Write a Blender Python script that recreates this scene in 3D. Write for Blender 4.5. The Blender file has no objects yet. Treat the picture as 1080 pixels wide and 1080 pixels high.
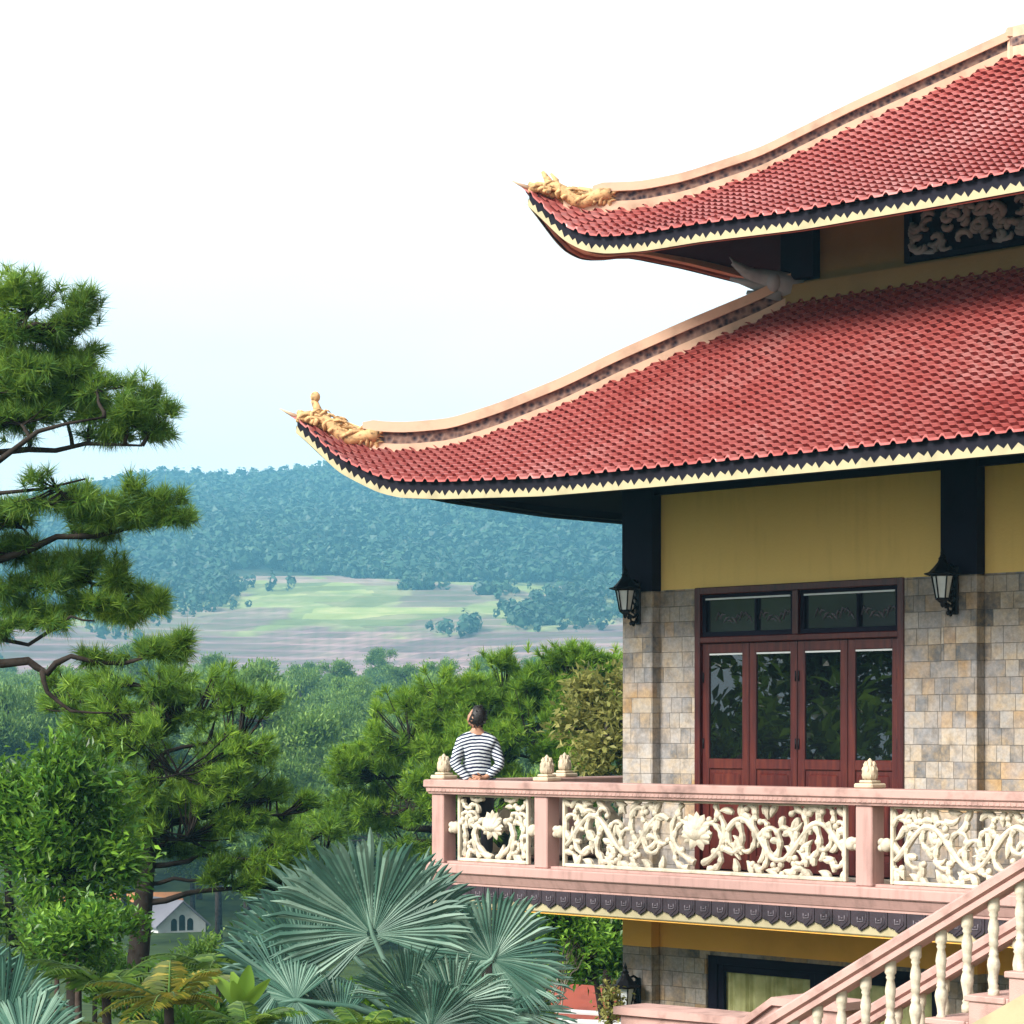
import bpy, math, random
import numpy as np
from mathutils import Vector, Matrix
R = math.radians
SC = bpy.context.scene
COL = SC.collection
RNG = np.random.default_rng(7)
random.seed(7)

# ------------------------------------------------------------------ camera, sky, sun, exposure
FPX, HOR = 2700.0, 768.0            # focal length in photo pixels, row of the horizon
cd = bpy.data.cameras.new("camera"); cam = bpy.data.objects.new("camera", cd); COL.objects.link(cam)
cam.location = (0, 0, 0); cam.rotation_euler = (R(90), 0, 0)
cd.sensor_width = 36; cd.lens = FPX / 1080 * 36; cd.shift_y = (HOR - 540) / 1080
cd.clip_start = 0.5; cd.clip_end = 9000
SC.camera = cam

SUN_EL, SUN_AZ = 35.0, 231.0        # azimuth measured clockwise from +Y (the view direction): from the left, a little behind
w = bpy.data.worlds.new("World"); SC.world = w; w.use_nodes = True
nt = w.node_tree; nt.nodes.clear()
wo = nt.nodes.new("ShaderNodeOutputWorld")
sky = nt.nodes.new("ShaderNodeTexSky"); sky.sky_type = 'NISHITA'; sky.sun_disc = False
sky.sun_elevation = R(SUN_EL); sky.sun_rotation = R(SUN_AZ); sky.dust_density = 2.0
bg1 = nt.nodes.new("ShaderNodeBackground"); bg1.inputs[1].default_value = 0.1
nt.links.new(sky.outputs[0], bg1.inputs[0])
bg2 = nt.nodes.new("ShaderNodeBackground"); bg2.inputs[0].default_value = (0.97, 0.995, 1.0, 1); bg2.inputs[1].default_value = 0.56
tc = nt.nodes.new("ShaderNodeTexCoord")
mp = nt.nodes.new("ShaderNodeMapping"); mp.inputs['Scale'].default_value = (1.5, 1.5, 5.0)
nz = nt.nodes.new("ShaderNodeTexNoise"); nz.inputs['Scale'].default_value = 3.0; nz.inputs['Detail'].default_value = 5
rp = nt.nodes.new("ShaderNodeValToRGB")
rp.color_ramp.elements[0].position = 0.3; rp.color_ramp.elements[0].color = (0.80, 0.80, 0.80, 1)
rp.color_ramp.elements[1].position = 0.62; rp.color_ramp.elements[1].color = (0.99, 0.99, 0.99, 1)
mx = nt.nodes.new("ShaderNodeMixShader")
nt.links.new(tc.outputs['Generated'], mp.inputs[0]); nt.links.new(mp.outputs[0], nz.inputs['Vector'])
nt.links.new(nz.outputs['Fac'], rp.inputs[0]); nt.links.new(rp.outputs[0], mx.inputs[0])
nt.links.new(bg1.outputs[0], mx.inputs[1]); nt.links.new(bg2.outputs[0], mx.inputs[2])
nt.links.new(mx.outputs[0], wo.inputs[0])

sl = bpy.data.lights.new("sun", 'SUN'); sun = bpy.data.objects.new("sun", sl); COL.objects.link(sun)
sl.energy = 3.2; sl.angle = R(26); sl.color = (1.0, 0.94, 0.86)
_sd = Vector((math.sin(R(SUN_AZ)) * math.cos(R(SUN_EL)), math.cos(R(SUN_AZ)) * math.cos(R(SUN_EL)), math.sin(R(SUN_EL))))
sun.rotation_euler = _sd.to_track_quat('Z', 'Y').to_euler(); sun.location = (-30, -10, 60)
vs = SC.view_settings
vs.view_transform = 'Standard'; vs.look = 'None'; vs.gamma = 1; vs.use_curve_mapping = False
vs.exposure = 1.42
SC.cycles.max_bounces = 6; SC.cycles.diffuse_bounces = 3; SC.cycles.glossy_bounces = 3
SC.cycles.transparent_max_bounces = 8; SC.cycles.volume_bounces = 0

# ------------------------------------------------------------------ helpers: places
def at(px, py, Y):                  # a point of the photograph at distance Y
    return Vector(((px - 540) * Y / FPX, Y, (HOR - py) * Y / FPX))
ANG = R(46); CA, SA = math.cos(ANG), math.sin(ANG)
OX, OY = (455 - 540) / FPX * 26.0, 26.0      # front-left corner of the balcony
def L2W(u, v, z=0): return Vector((OX + u * CA + v * SA, OY - u * SA + v * CA, z))
def uz_on_v(px, py, v):             # where a photo point lies on the upright plane v = const of the building
    t = (px - 540) / FPX
    X, Y = OX + v * SA, OY + v * CA
    u = (Y * t - X) / (CA + t * SA)
    return u, (HOR - py) * (Y - u * SA) / FPX

# ------------------------------------------------------------------ helpers: meshes
class MB:
    def __init__(s): s.v, s.f, s.m, s.sm = [], [], [], []
    def add(s, vs, fs, mi=0, smooth=False):
        b = len(s.v); s.v += [tuple(p) for p in vs]
        for f in fs: s.f.append(tuple(i + b for i in f)); s.m.append(mi); s.sm.append(smooth)
        return s
    def box(s, a, b, mi=0):
        (x0, y0, z0), (x1, y1, z1) = a, b
        return s.add([(x0,y0,z0),(x1,y0,z0),(x1,y1,z0),(x0,y1,z0),(x0,y0,z1),(x1,y0,z1),(x1,y1,z1),(x0,y1,z1)],
              [(0,3,2,1),(4,5,6,7),(0,1,5,4),(1,2,6,5),(2,3,7,6),(3,0,4,7)], mi)
    def bbox(s, a, b, c=0.012, mi=0):       # box with chamfered edges
        a, b = [min(p, q) for p, q in zip(a, b)], [max(p, q) for p, q in zip(a, b)]
        V, idx = [], {}
        for sx in (0, 1):
            for sy in (0, 1):
                for sz in (0, 1):
                    for k in range(3):
                        p = [b[i] if (sx, sy, sz)[i] else a[i] for i in range(3)]
                        for i in range(3):
                            if i != k: p[i] += -c if (sx, sy, sz)[i] else c
                        idx[(sx, sy, sz, k)] = len(V); V.append(p)
        F = []
        for k in range(3):
            i, j = [(1, 2), (2, 0), (0, 1)][k]
            for sd in (0, 1):
                q = []
                for (p, r) in ((0, 0), (1, 0), (1, 1), (0, 1)):
                    t = [0, 0, 0]; t[k] = sd; t[i] = p; t[j] = r; q.append(idx[(*t, k)])
                F.append(q if sd else q[::-1])
        for k in range(3):                  # edges parallel to axis k
            i, j = [(1, 2), (2, 0), (0, 1)][k]
            for p in (0, 1):
                for r in (0, 1):
                    t0 = [0, 0, 0]; t0[i] = p; t0[j] = r; t1 = list(t0); t1[k] = 1
                    q = [idx[(*t0, i)], idx[(*t1, i)], idx[(*t1, j)], idx[(*t0, j)]]
                    F.append(q if p != r else q[::-1])
        for sx in (0, 1):
            for sy in (0, 1):
                for sz in (0, 1):
                    q = [idx[(sx, sy, sz, k)] for k in range(3)]
                    F.append(q if (sx + sy + sz) % 2 else q[::-1])
        return s.add(V, F, mi)
    def prism(s, pts, fn, t0, t1, mi=0):    # 2D outline extruded: fn(a, b, t) -> 3D
        n = len(pts)
        V = [fn(a, b, t0) for a, b in pts] + [fn(a, b, t1) for a, b in pts]
        F = [tuple(range(n))[::-1], tuple(range(n, 2 * n))] + [(i, (i + 1) % n, n + (i + 1) % n, n + i) for i in range(n)]
        return s.add(V, F, mi)
    def tube(s, path, rad, n=6, mi=0, flat=1.0, side=None, cap=True):
        P = [Vector(p) for p in path]
        if not hasattr(rad, '__len__'): rad = [rad] * len(P)
        V, F = [], []
        ref = Vector(side) if side is not None else Vector((0.31, 0.53, 0.79))
        for i, p in enumerate(P):
            t = (P[min(i + 1, len(P) - 1)] - P[max(i - 1, 0)])
            t = t.normalized() if t.length > 1e-9 else Vector((0, 0, 1))
            a = ref - t * ref.dot(t)
            if a.length < 1e-4: a = Vector((1, 0, 0)) - t * t.x
            a.normalize(); b = t.cross(a)
            for k in range(n):
                an = 2 * math.pi * k / n
                V.append(p + a * (math.cos(an) * rad[i] * flat) + b * (math.sin(an) * rad[i]))
        for i in range(len(P) - 1):
            for k in range(n):
                F.append((i * n + k, i * n + (k + 1) % n, (i + 1) * n + (k + 1) % n, (i + 1) * n + k))
        if cap: F += [tuple(range(n))[::-1], tuple(range((len(P) - 1) * n, len(P) * n))]
        return s.add(V, F, mi, True)
    def lathe(s, prof, c, n=14, mi=0, smooth=True):
        V, F = [], []
        for r, z in prof:
            for k in range(n):
                an = 2 * math.pi * k / n; V.append((c[0] + r * math.cos(an), c[1] + r * math.sin(an), c[2] + z))
        for i in range(len(prof) - 1):
            for k in range(n): F.append((i * n + k, i * n + (k + 1) % n, (i + 1) * n + (k + 1) % n, (i + 1) * n + k))
        F += [tuple(range(n))[::-1], tuple(range((len(prof) - 1) * n, len(prof) * n))]
        return s.add(V, F, mi, smooth)
    def blob(s, c, r, n=10, m=7, rot=None, mi=0):
        V, F = [], []
        for i in range(m + 1):
            th = math.pi * i / m
            for k in range(n):
                p = Vector((r[0] * math.sin(th) * math.cos(2*math.pi*k/n), r[1] * math.sin(th) * math.sin(2*math.pi*k/n), r[2] * math.cos(th)))
                if rot is not None: p = rot @ p
                V.append(Vector(c) + p)
        for i in range(m):
            for k in range(n): F.append((i*n+k, (i+1)*n+k, (i+1)*n+(k+1)%n, i*n+(k+1)%n))
        return s.add(V, F, mi, True)
    def build(s, name, mats, parent=None, loc=None):
        me = bpy.data.meshes.new(name); me.from_pydata(s.v, [], s.f)
        for m in (mats if isinstance(mats, (list, tuple)) else [mats]): me.materials.append(m)
        me.polygons.foreach_set('material_index', s.m); me.polygons.foreach_set('use_smooth', s.sm)
        me.validate(); me.update()
        o = bpy.data.objects.new(name, me); COL.objects.link(o)
        if parent is not None: o.parent = parent
        if loc is not None: o.location = loc
        return o

def np_mesh(name, V, F, mat, parent=None, smooth=False):    # V (n,3), F (m,k) arrays
    me = bpy.data.meshes.new(name)
    V = np.ascontiguousarray(V, dtype=np.float32); F = np.ascontiguousarray(F, dtype=np.int32)
    m, k = F.shape
    me.vertices.add(len(V)); me.vertices.foreach_set('co', V.ravel())
    me.loops.add(m * k); me.loops.foreach_set('vertex_index', F.ravel())
    me.polygons.add(m); me.polygons.foreach_set('loop_start', np.arange(m, dtype=np.int32) * k)
    me.polygons.foreach_set('use_smooth', np.full(m, smooth))
    me.materials.append(mat); me.update(calc_edges=True)
    o = bpy.data.objects.new(name, me); COL.objects.link(o)
    if parent is not None: o.parent = parent
    return o

def tag(o, label=None, cat=None, group=None, kind=None):
    if label: o['label'] = label
    if cat: o['category'] = cat
    if group: o['group'] = group
    if kind: o['kind'] = kind
    return o
def empty(name, loc=(0,0,0), rz=0.0, **k):
    o = bpy.data.objects.new(name, None); COL.objects.link(o); o.location = loc; o.rotation_euler = (0,0,rz)
    o.empty_display_size = 0.2
    return tag(o, **k)
def copy_tree(o, parent=None):
    c = o.copy(); COL.objects.link(c)
    if parent is not None: c.parent = parent
    for ch in list(o.children): copy_tree(ch, c)
    return c

# ------------------------------------------------------------------ helpers: materials
class NT:
    def __init__(s, name):
        s.mat = bpy.data.materials.new(name); s.mat.use_nodes = True
        s.t = s.mat.node_tree; s.t.nodes.clear()
        s.out = s.t.nodes.new("ShaderNodeOutputMaterial")
    def n(s, typ, **kw):
        x = s.t.nodes.new("ShaderNode" + typ)
        for k, v in kw.items():
            if k.startswith('i_'):
                key = k[2:]; key = int(key) if key.isdigit() else key
                s.put(x.inputs[key], v)
            else: setattr(x, k, v)
        return x
    def put(s, sock, v):
        if isinstance(v, bpy.types.NodeSocket): s.t.links.new(v, sock)
        else: sock.default_value = v
    def math(s, op, a, b=None, c=None):
        x = s.n("Math", operation=op); s.put(x.inputs[0], a)
        if b is not None: s.put(x.inputs[1], b)
        if c is not None: s.put(x.inputs[2], c)
        return x.outputs[0]
    def noise(s, vec, scale, detail=4, rough=0.55, dim='3D'):
        x = s.n("TexNoise"); x.inputs['Scale'].default_value = scale; x.inputs['Detail'].default_value = detail; x.inputs['Roughness'].default_value = rough
        if vec is not None: s.put(x.inputs['Vector'], vec)
        return x.outputs['Fac']
    def ramp(s, fac, stops, interp='LINEAR'):
        x = s.n("ValToRGB"); r = x.color_ramp; r.interpolation = interp
        while len(r.elements) < len(stops): r.elements.new(0.5)
        for e, (p, c) in zip(r.elements, stops):
            e.position = p; e.color = (*c, 1) if len(c) == 3 else c
        s.put(x.inputs[0], fac); return x.outputs[0]
    def mix(s, fac, a, b, blend='MIX'):
        x = s.n("Mix", data_type='RGBA', blend_type=blend)
        s.put(x.inputs[0], fac)
        for i, v in ((6, a), (7, b)):
            s.put(x.inputs[i], (*v, 1) if isinstance(v, tuple) and len(v) == 3 else v)
        return x.outputs[2]
    def bump(s, h, strength=0.3, dist=0.02):
        x = s.n("Bump"); x.inputs['Strength'].default_value = strength; x.inputs['Distance'].default_value = dist
        s.put(x.inputs['Height'], h); return x.outputs[0]
    def bsdf(s, color, rough=0.6, spec=0.4, normal=None, **kw):
        b = s.n("BsdfPrincipled")
        s.put(b.inputs['Base Color'], (*color, 1) if isinstance(color, tuple) and len(color) == 3 else color)
        s.put(b.inputs['Roughness'], rough); b.inputs['Specular IOR Level'].default_value = spec
        if normal is not None: s.put(b.inputs['Normal'], normal)
        for k, v in kw.items(): s.put(b.inputs[k], v)
        s.t.links.new(b.outputs[0], s.out.inputs[0]); return s.mat
    def obj(s): return s.n("TexCoord").outputs['Object']

def C8(r, g, b): # sRGB bytes to linear
    return tuple(((c/255)/12.92 if c/255 <= 0.04045 else ((c/255+0.055)/1.055)**2.4) for c in (r, g, b))
def paint(name, c, rough=0.6, var=0.25, scale=3.0, bump=0.08, bscale=60, spec=0.35, dirt=None, streak=False):
    t = NT(name); o = t.obj()
    n1 = t.noise(o, scale, 6); n2 = t.noise(o, bscale, 3)
    if streak:
        m = t.n("Mapping"); t.put(m.inputs[0], o); m.inputs['Scale'].default_value = (6, 6, 0.7)
        n1 = t.math('MULTIPLY_ADD', t.noise(m.outputs[0], 2.0, 6), 0.6, t.math('MULTIPLY', n1, 0.4))
    d = dirt or tuple(x * (1 - var * 1.6) for x in c)
    lo = tuple(min(1, x * (1 + var * 0.35)) for x in c)
    col = t.ramp(n1, [(0.28, d), (0.5, c), (0.75, lo)])
    return t.bsdf(col, rough, spec, t.bump(n2, bump, 0.01))
def leafmat(name, dark, mid, light, trans=0.35, nscale=1.2, rough=0.5):
    t = NT(name)
    g = t.n("NewGeometry"); oi = t.n("ObjectInfo")
    pos = t.obj()
    n1 = t.noise(pos, nscale, 3)
    f = t.math('ADD', t.math('MULTIPLY', g.outputs['Random Per Island'], 0.45), t.math('MULTIPLY', n1, 0.75))
    f = t.math('ADD', f, t.math('MULTIPLY_ADD', oi.outputs['Random'], 0.16, -0.16))
    col = t.ramp(f, [(0.18, dark), (0.5, mid), (0.85, light)])
    b = t.n("BsdfPrincipled"); t.put(b.inputs['Base Color'], col); b.inputs['Roughness'].default_value = rough; b.inputs['Specular IOR Level'].default_value = 0.3
    tr = t.n("BsdfTranslucent"); t.put(tr.inputs[0], t.mix(0.5, col, light))
    m = t.n("MixShader"); m.inputs[0].default_value = trans
    t.t.links.new(b.outputs[0], m.inputs[1]); t.t.links.new(tr.outputs[0], m.inputs[2]); t.t.links.new(m.outputs[0], t.out.inputs[0])
    return t.mat

M = {}
M['pink'] = paint('pink_paint', (0.43, 0.265, 0.235), 0.7, 0.26, 2.2, 0.2, 80, 0.25, streak=True)
M['pink_rail'] = paint('pink_rail_paint', (0.44, 0.275, 0.24), 0.7, 0.28, 5.0, 0.3, 120, 0.25)
M['cream'] = paint('cream_stucco', (0.56, 0.50, 0.39), 0.8, 0.26, 9.0, 0.3, 60, 0.2)
M['bud'] = paint('bud_plaster', (0.52, 0.43, 0.31), 0.7, 0.15, 12.0, 0.2, 50)
M['ochre'] = paint('ochre_render', (0.80, 0.43, 0.09), 0.85, 0.10, 1.6, 0.25, 45, 0.2)
M['tan'] = paint('shade_darkened_render', (0.24, 0.17, 0.07), 0.85, 0.10, 1.6, 0.25, 45, 0.2)  # yellow render darkened to paint in the shade under the upper roof
M['yellow'] = paint('yellow_render', (0.80, 0.56, 0.19), 0.85, 0.07, 1.6, 0.25, 45, 0.2, streak=True)
M['yellow_trim'] = paint('yellow_trim', (0.39, 0.34, 0.205), 0.7, 0.14, 5.0, 0.05)
M['peach'] = paint('peach_ridge', (0.54, 0.37, 0.255), 0.65, 0.22, 3.5, 0.2, 60)
M['gold'] = paint('ornament_plaster', (0.54, 0.33, 0.15), 0.7, 0.5, 22.0, 0.25, 60)
M['navy'] = paint('navy_wood', (0.010, 0.009, 0.020), 0.7, 0.2, 3.0, 0.05, spec=0.12)
M['fascia'] = paint('black_fascia', (0.012, 0.011, 0.018), 0.75, 0.3, 5.0, 0.05, spec=0.12)
M['brown'] = paint('brown_board', (0.30, 0.125, 0.09), 0.6, 0.25, 3.0, 0.05)
M['slate_tile'] = paint('slate_tile', (0.038, 0.028, 0.036), 0.5, 0.35, 5.0, 0.2, 70)
M['emblem'] = paint('tile_mark', (0.15, 0.13, 0.15), 0.5, 0.2, 5.0, 0.1)
M['iron'] = paint('black_iron', (0.006, 0.006, 0.009), 0.5, 0.2, 8.0, 0.05, spec=0.25)
M['grey_relief'] = paint('grey_relief', (0.30, 0.32, 0.33), 0.7, 0.25, 4.0, 0.2)
def _wood():
    t = NT('red_wood'); o = t.obj()
    m = t.n("Mapping"); t.put(m.inputs[0], o); m.inputs['Scale'].default_value = (14, 14, 1.2)
    n1 = t.noise(m.outputs[0], 2.0, 6); n2 = t.noise(o, 1.3, 3)
    col = t.ramp(t.math('ADD', t.math('MULTIPLY', n1, .6), t.math('MULTIPLY', n2, .4)), [(0.3, (0.022, 0.004, 0.005)), (0.5, (0.065, 0.010, 0.009)), (0.72, (0.125, 0.026, 0.014))])
    return t.bsdf(col, 0.35, 0.5, t.bump(n1, 0.15, 0.004))
M['wood'] = _wood()
def _glass(name, c=(0.006, 0.008, 0.010), rough=0.03):
    t = NT(name); o = t.obj()
    n = t.noise(o, 2.5, 2)
    return t.bsdf(c, rough, 1.0)
M['glass'] = _glass('dark_glass', (0.004, 0.005, 0.007), 0.008)
M['etched'] = _glass('etched_glass', (0.02, 0.022, 0.03), 0.12)
M['lamp_glass'] = paint('frosted_lamp_glass', (0.62, 0.66, 0.66), 0.3, 0.08, 10, 0.02)
def _stone():
    t = NT('stone_cladding'); o = t.obj(); s = t.n("SeparateXYZ"); t.put(s.inputs[0], o)
    X, Y, Z = s.outputs
    hh, ww = 0.152, 0.275
    sx = t.math('ADD', X, Y)
    rowf = t.math('DIVIDE', Z, hh); row = t.math('FLOOR', rowf)
    wn0 = t.n("TexWhiteNoise", noise_dimensions='1D'); t.put(wn0.inputs['W'], row)
    colf = t.math('ADD', t.math('DIVIDE', sx, ww), t.math('MULTIPLY', wn0.outputs['Value'], 3.7))
    # every stone is cut at its own width: joints wander a little
    col = t.math('FLOOR', colf)
    cv = t.n("CombineXYZ"); t.put(cv.inputs[0], row); t.put(cv.inputs[1], col)
    wn = t.n("TexWhiteNoise", noise_dimensions='3D'); t.put(wn.inputs['Vector'], cv.outputs[0])
    fx = t.math('FRACT', colf); fz = t.math('FRACT', rowf)
    # some stones are split in two
    split = t.math('GREATER_THAN', t.n("SeparateColor", i_0=wn.outputs['Color']).outputs[1], 0.55)
    half = t.math('MULTIPLY', split, t.math('GREATER_THAN', fx, 0.52))
    cv2 = t.n("CombineXYZ"); t.put(cv2.inputs[0], row); t.put(cv2.inputs[1], col); t.put(cv2.inputs[2], half)
    wn2 = t.n("TexWhiteNoise", noise_dimensions='3D'); t.put(wn2.inputs['Vector'], cv2.outputs[0])
    c1 = t.ramp(wn2.outputs['Value'], [(0.0, (0.09, 0.10, 0.11)), (0.08, (0.36, 0.32, 0.27)), (0.22, (0.21, 0.20, 0.195)), (0.36, (0.33, 0.23, 0.15)), (0.46, (0.36, 0.34, 0.315)), (0.58, (0.25, 0.21, 0.17)), (0.70, (0.39, 0.36, 0.32)), (0.84, (0.33, 0.21, 0.10)), (0.92, (0.13, 0.125, 0.125))], 'CONSTANT')
    nn = t.noise(o, 9.0, 6, 0.65); n3 = t.noise(o, 3.0, 3); nf = t.noise(o, 28.0, 4, 0.6)
    c2 = t.mix(t.ramp(nn, [(0.35, (0, 0, 0)), (0.62, (1, 1, 1))]), t.mix(0.6, c1, (0.50, 0.36, 0.20)), c1)
    c2 = t.mix(t.ramp(n3, [(0.42, (0, 0, 0)), (0.66, (0.75, 0.75, 0.75))]), c2, (0.33, 0.325, 0.33))
    c2 = t.mix(0.5, c2, t.mix(1.0, c2, t.ramp(nf, [(0.3, (0.55, 0.55, 0.55)), (0.7, (1.25, 1.22, 1.2))]), 'MULTIPLY'))
    ex = t.math('MULTIPLY', t.math('MINIMUM', fx, t.math('SUBTRACT', 1.0, fx)), ww)
    ex2 = t.math('ADD', t.math('MULTIPLY', t.math('ABSOLUTE', t.math('SUBTRACT', fx, 0.52)), ww), t.math('MULTIPLY', t.math('SUBTRACT', 1.0, split), 9.0))
    ez = t.math('MULTIPLY', t.math('MINIMUM', fz, t.math('SUBTRACT', 1.0, fz)), hh)
    e = t.math('MINIMUM', t.math('MINIMUM', ex, ex2), ez)
    j = t.math('MINIMUM', t.math('MULTIPLY', e, 260.0), 1.0)
    c2 = t.mix(t.ramp(t.noise(o, 5.5, 5, 0.7), [(0.50, (0, 0, 0)), (0.72, (0.7, 0.7, 0.7))]), c2, (0.13, 0.115, 0.10))
    c3 = t.mix(j, (0.17, 0.155, 0.135), c2)
    h = t.math('ADD', t.math('MULTIPLY', j, 0.5), t.math('ADD', t.math('MULTIPLY', nn, 0.8), t.math('MULTIPLY', wn2.outputs['Value'], 0.9)))
    return t.bsdf(c3, 0.75, 0.3, t.bump(h, 0.8, 0.016))
M['stone'] = _stone()
def _tile():
    t = NT('red_roof_tile'); o = t.obj()
    n1 = t.noise(o, 0.7, 4); n2 = t.noise(o, 6.0, 5, 0.65); n4 = t.noise(o, 30.0, 3)
    g = t.n("NewGeometry").outputs['Random Per Island']
    s = t.n("SeparateXYZ"); t.put(s.inputs[0], o)
    cv = t.n("CombineXYZ"); t.put(cv.inputs[0], t.math('FLOOR', t.math('DIVIDE', s.outputs[0], 0.16))); t.put(cv.inputs[1], t.math('FLOOR', t.math('DIVIDE', s.outputs[1], 0.09)))
    wn = t.n("TexWhiteNoise", noise_dimensions='3D'); t.put(wn.inputs['Vector'], cv.outputs[0])
    f = t.math('ADD', t.math('MULTIPLY', n2, 0.25), t.math('ADD', t.math('MULTIPLY', n1, 0.65), t.math('MULTIPLY', wn.outputs['Value'], 0.10)))
    col = t.ramp(f, [(0.22, (0.22, 0.036, 0.032)), (0.40, (0.37, 0.080, 0.070)), (0.54, (0.43, 0.122, 0.110)), (0.72, (0.50, 0.24, 0.22))])
    return t.bsdf(col, t.math('MULTIPLY_ADD', n4, 0.25, 0.22), 0.5, t.bump(n4, 0.12, 0.006))
M['tile'] = _tile()
M['row_shade'] = paint('painted_tile_row_shade', (0.15, 0.028, 0.026), 0.9, 0.3, 4.0, 0.1, spec=0.1)  # shadow lines between tile rows, painted as a dark colour on the risers
def _band():
    t = NT('ridge_band'); o = t.obj()
    v = t.n("TexVoronoi"); v.inputs['Scale'].default_value = 17; t.put(v.inputs['Vector'], o)
    col = t.ramp(v.outputs['Distance'], [(0.15, (0.018, 0.013, 0.02)), (0.4, (0.10, 0.06, 0.055)), (0.7, (0.21, 0.13, 0.10))])
    return t.bsdf(col, 0.6, 0.3, t.bump(v.outputs['Distance'], 0.6, 0.02))
M['band'] = _band()
def _curtain():
    t = NT('curtain_cloth'); o = t.obj(); 
    n = t.noise(o, 5.0, 3)
    return t.bsdf(t.ramp(n, [(0.3, (0.36, 0.37, 0.15)), (0.7, (0.66, 0.66, 0.34))]), 0.9, 0.1)
M['curtain'] = _curtain()
M['bark'] = paint('pine_bark', (0.055, 0.040, 0.032), 0.9, 0.5, 6.0, 0.8, 18, 0.1)
M['bark_dark'] = paint('dark_bark', (0.030, 0.024, 0.020), 0.9, 0.4, 8.0, 0.8, 20, 0.1)
M['pine'] = leafmat('pine_needles', (0.014, 0.042, 0.006), (0.075, 0.185, 0.016), (0.32, 0.48, 0.05), 0.35, 1.4)
M['pine_left'] = leafmat('pine_needles_cool', (0.016, 0.048, 0.012), (0.072, 0.185, 0.030), (0.34, 0.48, 0.06), 0.35, 1.6)
M['pine_bright'] = leafmat('pine_needles_bright', (0.016, 0.052, 0.005), (0.092, 0.215, 0.014), (0.36, 0.52, 0.05), 0.35, 1.2)
M['leaf'] = leafmat('broad_leaf', (0.008, 0.028, 0.007), (0.045, 0.14, 0.016), (0.26, 0.46, 0.05), 0.35, 1.6, 0.35)
M['leaf_light'] = leafmat('light_leaf', (0.03, 0.08, 0.012), (0.085, 0.19, 0.025), (0.22, 0.34, 0.06), 0.4, 1.6, 0.4)
M['leaf_yellow'] = leafmat('yellowish_leaf', (0.08, 0.09, 0.02), (0.20, 0.21, 0.05), (0.36, 0.34, 0.10), 0.4, 1.3, 0.5)
M['valley'] = leafmat('valley_foliage', (0.022, 0.062, 0.012), (0.095, 0.185, 0.034), (0.25, 0.38, 0.07), 0.3, 0.35)
M['far'] = leafmat('far_forest_foliage', (0.008, 0.026, 0.014), (0.020, 0.055, 0.030), (0.045, 0.100, 0.048), 0.1, 0.022)
M['palm'] = leafmat('blue_palm_leaf', (0.014, 0.050, 0.038), (0.060, 0.145, 0.105), (0.27, 0.40, 0.31), 0.15, 2.0, 0.45)
M['frond'] = leafmat('fern_frond', (0.012, 0.035, 0.006), (0.045, 0.115, 0.014), (0.20, 0.30, 0.045), 0.35, 2.5, 0.45)
M['frond_yellow'] = leafmat('yellow_frond', (0.02, 0.045, 0.006), (0.085, 0.125, 0.016), (0.42, 0.32, 0.045), 0.35, 2.5, 0.45)
M['paddle'] = leafmat('paddle_leaf', (0.06, 0.13, 0.012), (0.14, 0.26, 0.03), (0.26, 0.40, 0.05), 0.45, 2.0, 0.35)
# ------------------------------------------------------------------ ground: one sheet from the garden to the far ridge
def _sm(a, b, x):
    t = np.clip((x - a) / (b - a), 0, 1); return t * t * (3 - 2 * t)
_gy = [-80, 0, 36, 60, 110, 150, 220, 300, 450, 600, 700, 800, 900, 1000, 1150, 1300, 1470, 1650, 2200]
_gz = [-5.0, -4.62, -4.62, -7.0, -11.0, -12.0, -9.0, -4.0, 3.0, 8.0, 14.0, 30.5, 47.0, 60.0, 92.0, 122.0, 153.0, 150.0, 120.0]
def ground(X, Y):
    X, Y = np.asarray(X, float), np.asarray(Y, float)
    z = np.interp(Y, _gy, _gz)
    far = _sm(60, 500, Y)
    z = z + far * (1.6 * np.sin(X * .031 + Y * .017) + 1.1 * np.sin(X * .012 - Y * .027 + 1.3))
    hill = _sm(950, 1500, Y)
    z = z + hill * (7 * np.sin(X * .011 + .6) + 4 * np.sin(X * .027 + Y * .006) + 0.020 * X - 26 * _sm(-195, -300, X))
    ter = _sm(660, 720, Y) * (1 - _sm(960, 1010, Y))                       # terraced fields
    st = 2.6; zz = z + 1.5 * np.sin(X * .02 + Y * .01)
    z = z + ter * 0.75 * (np.floor(zz / st) * st + st * _sm(0.72, 1.0, zz / st - np.floor(zz / st)) - zz)
    return z
def gz(x, y): return float(ground(x, y))
ys = np.concatenate([np.arange(-70, 60, 3.0), np.arange(60, 300, 6.0), np.arange(300, 640, 10), np.arange(640, 1010, 2.2), np.arange(1010, 1700, 14)])
ss = np.linspace(-1, 1, 161); ss = np.sign(ss) * np.abs(ss) ** 1.25
YY, S_ = np.meshgrid(ys, ss, indexing='ij')
XX = S_ * (90 + 0.42 * np.maximum(YY, 0))
Vg = np.stack([XX, YY, ground(XX, YY)], -1).reshape(-1, 3)
ny, nx = XX.shape
ii = (np.arange(ny - 1)[:, None] * nx + np.arange(nx - 1)[None]).ravel()
Fg = np.stack([ii, ii + 1, ii + nx + 1, ii + nx], 1)
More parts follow.
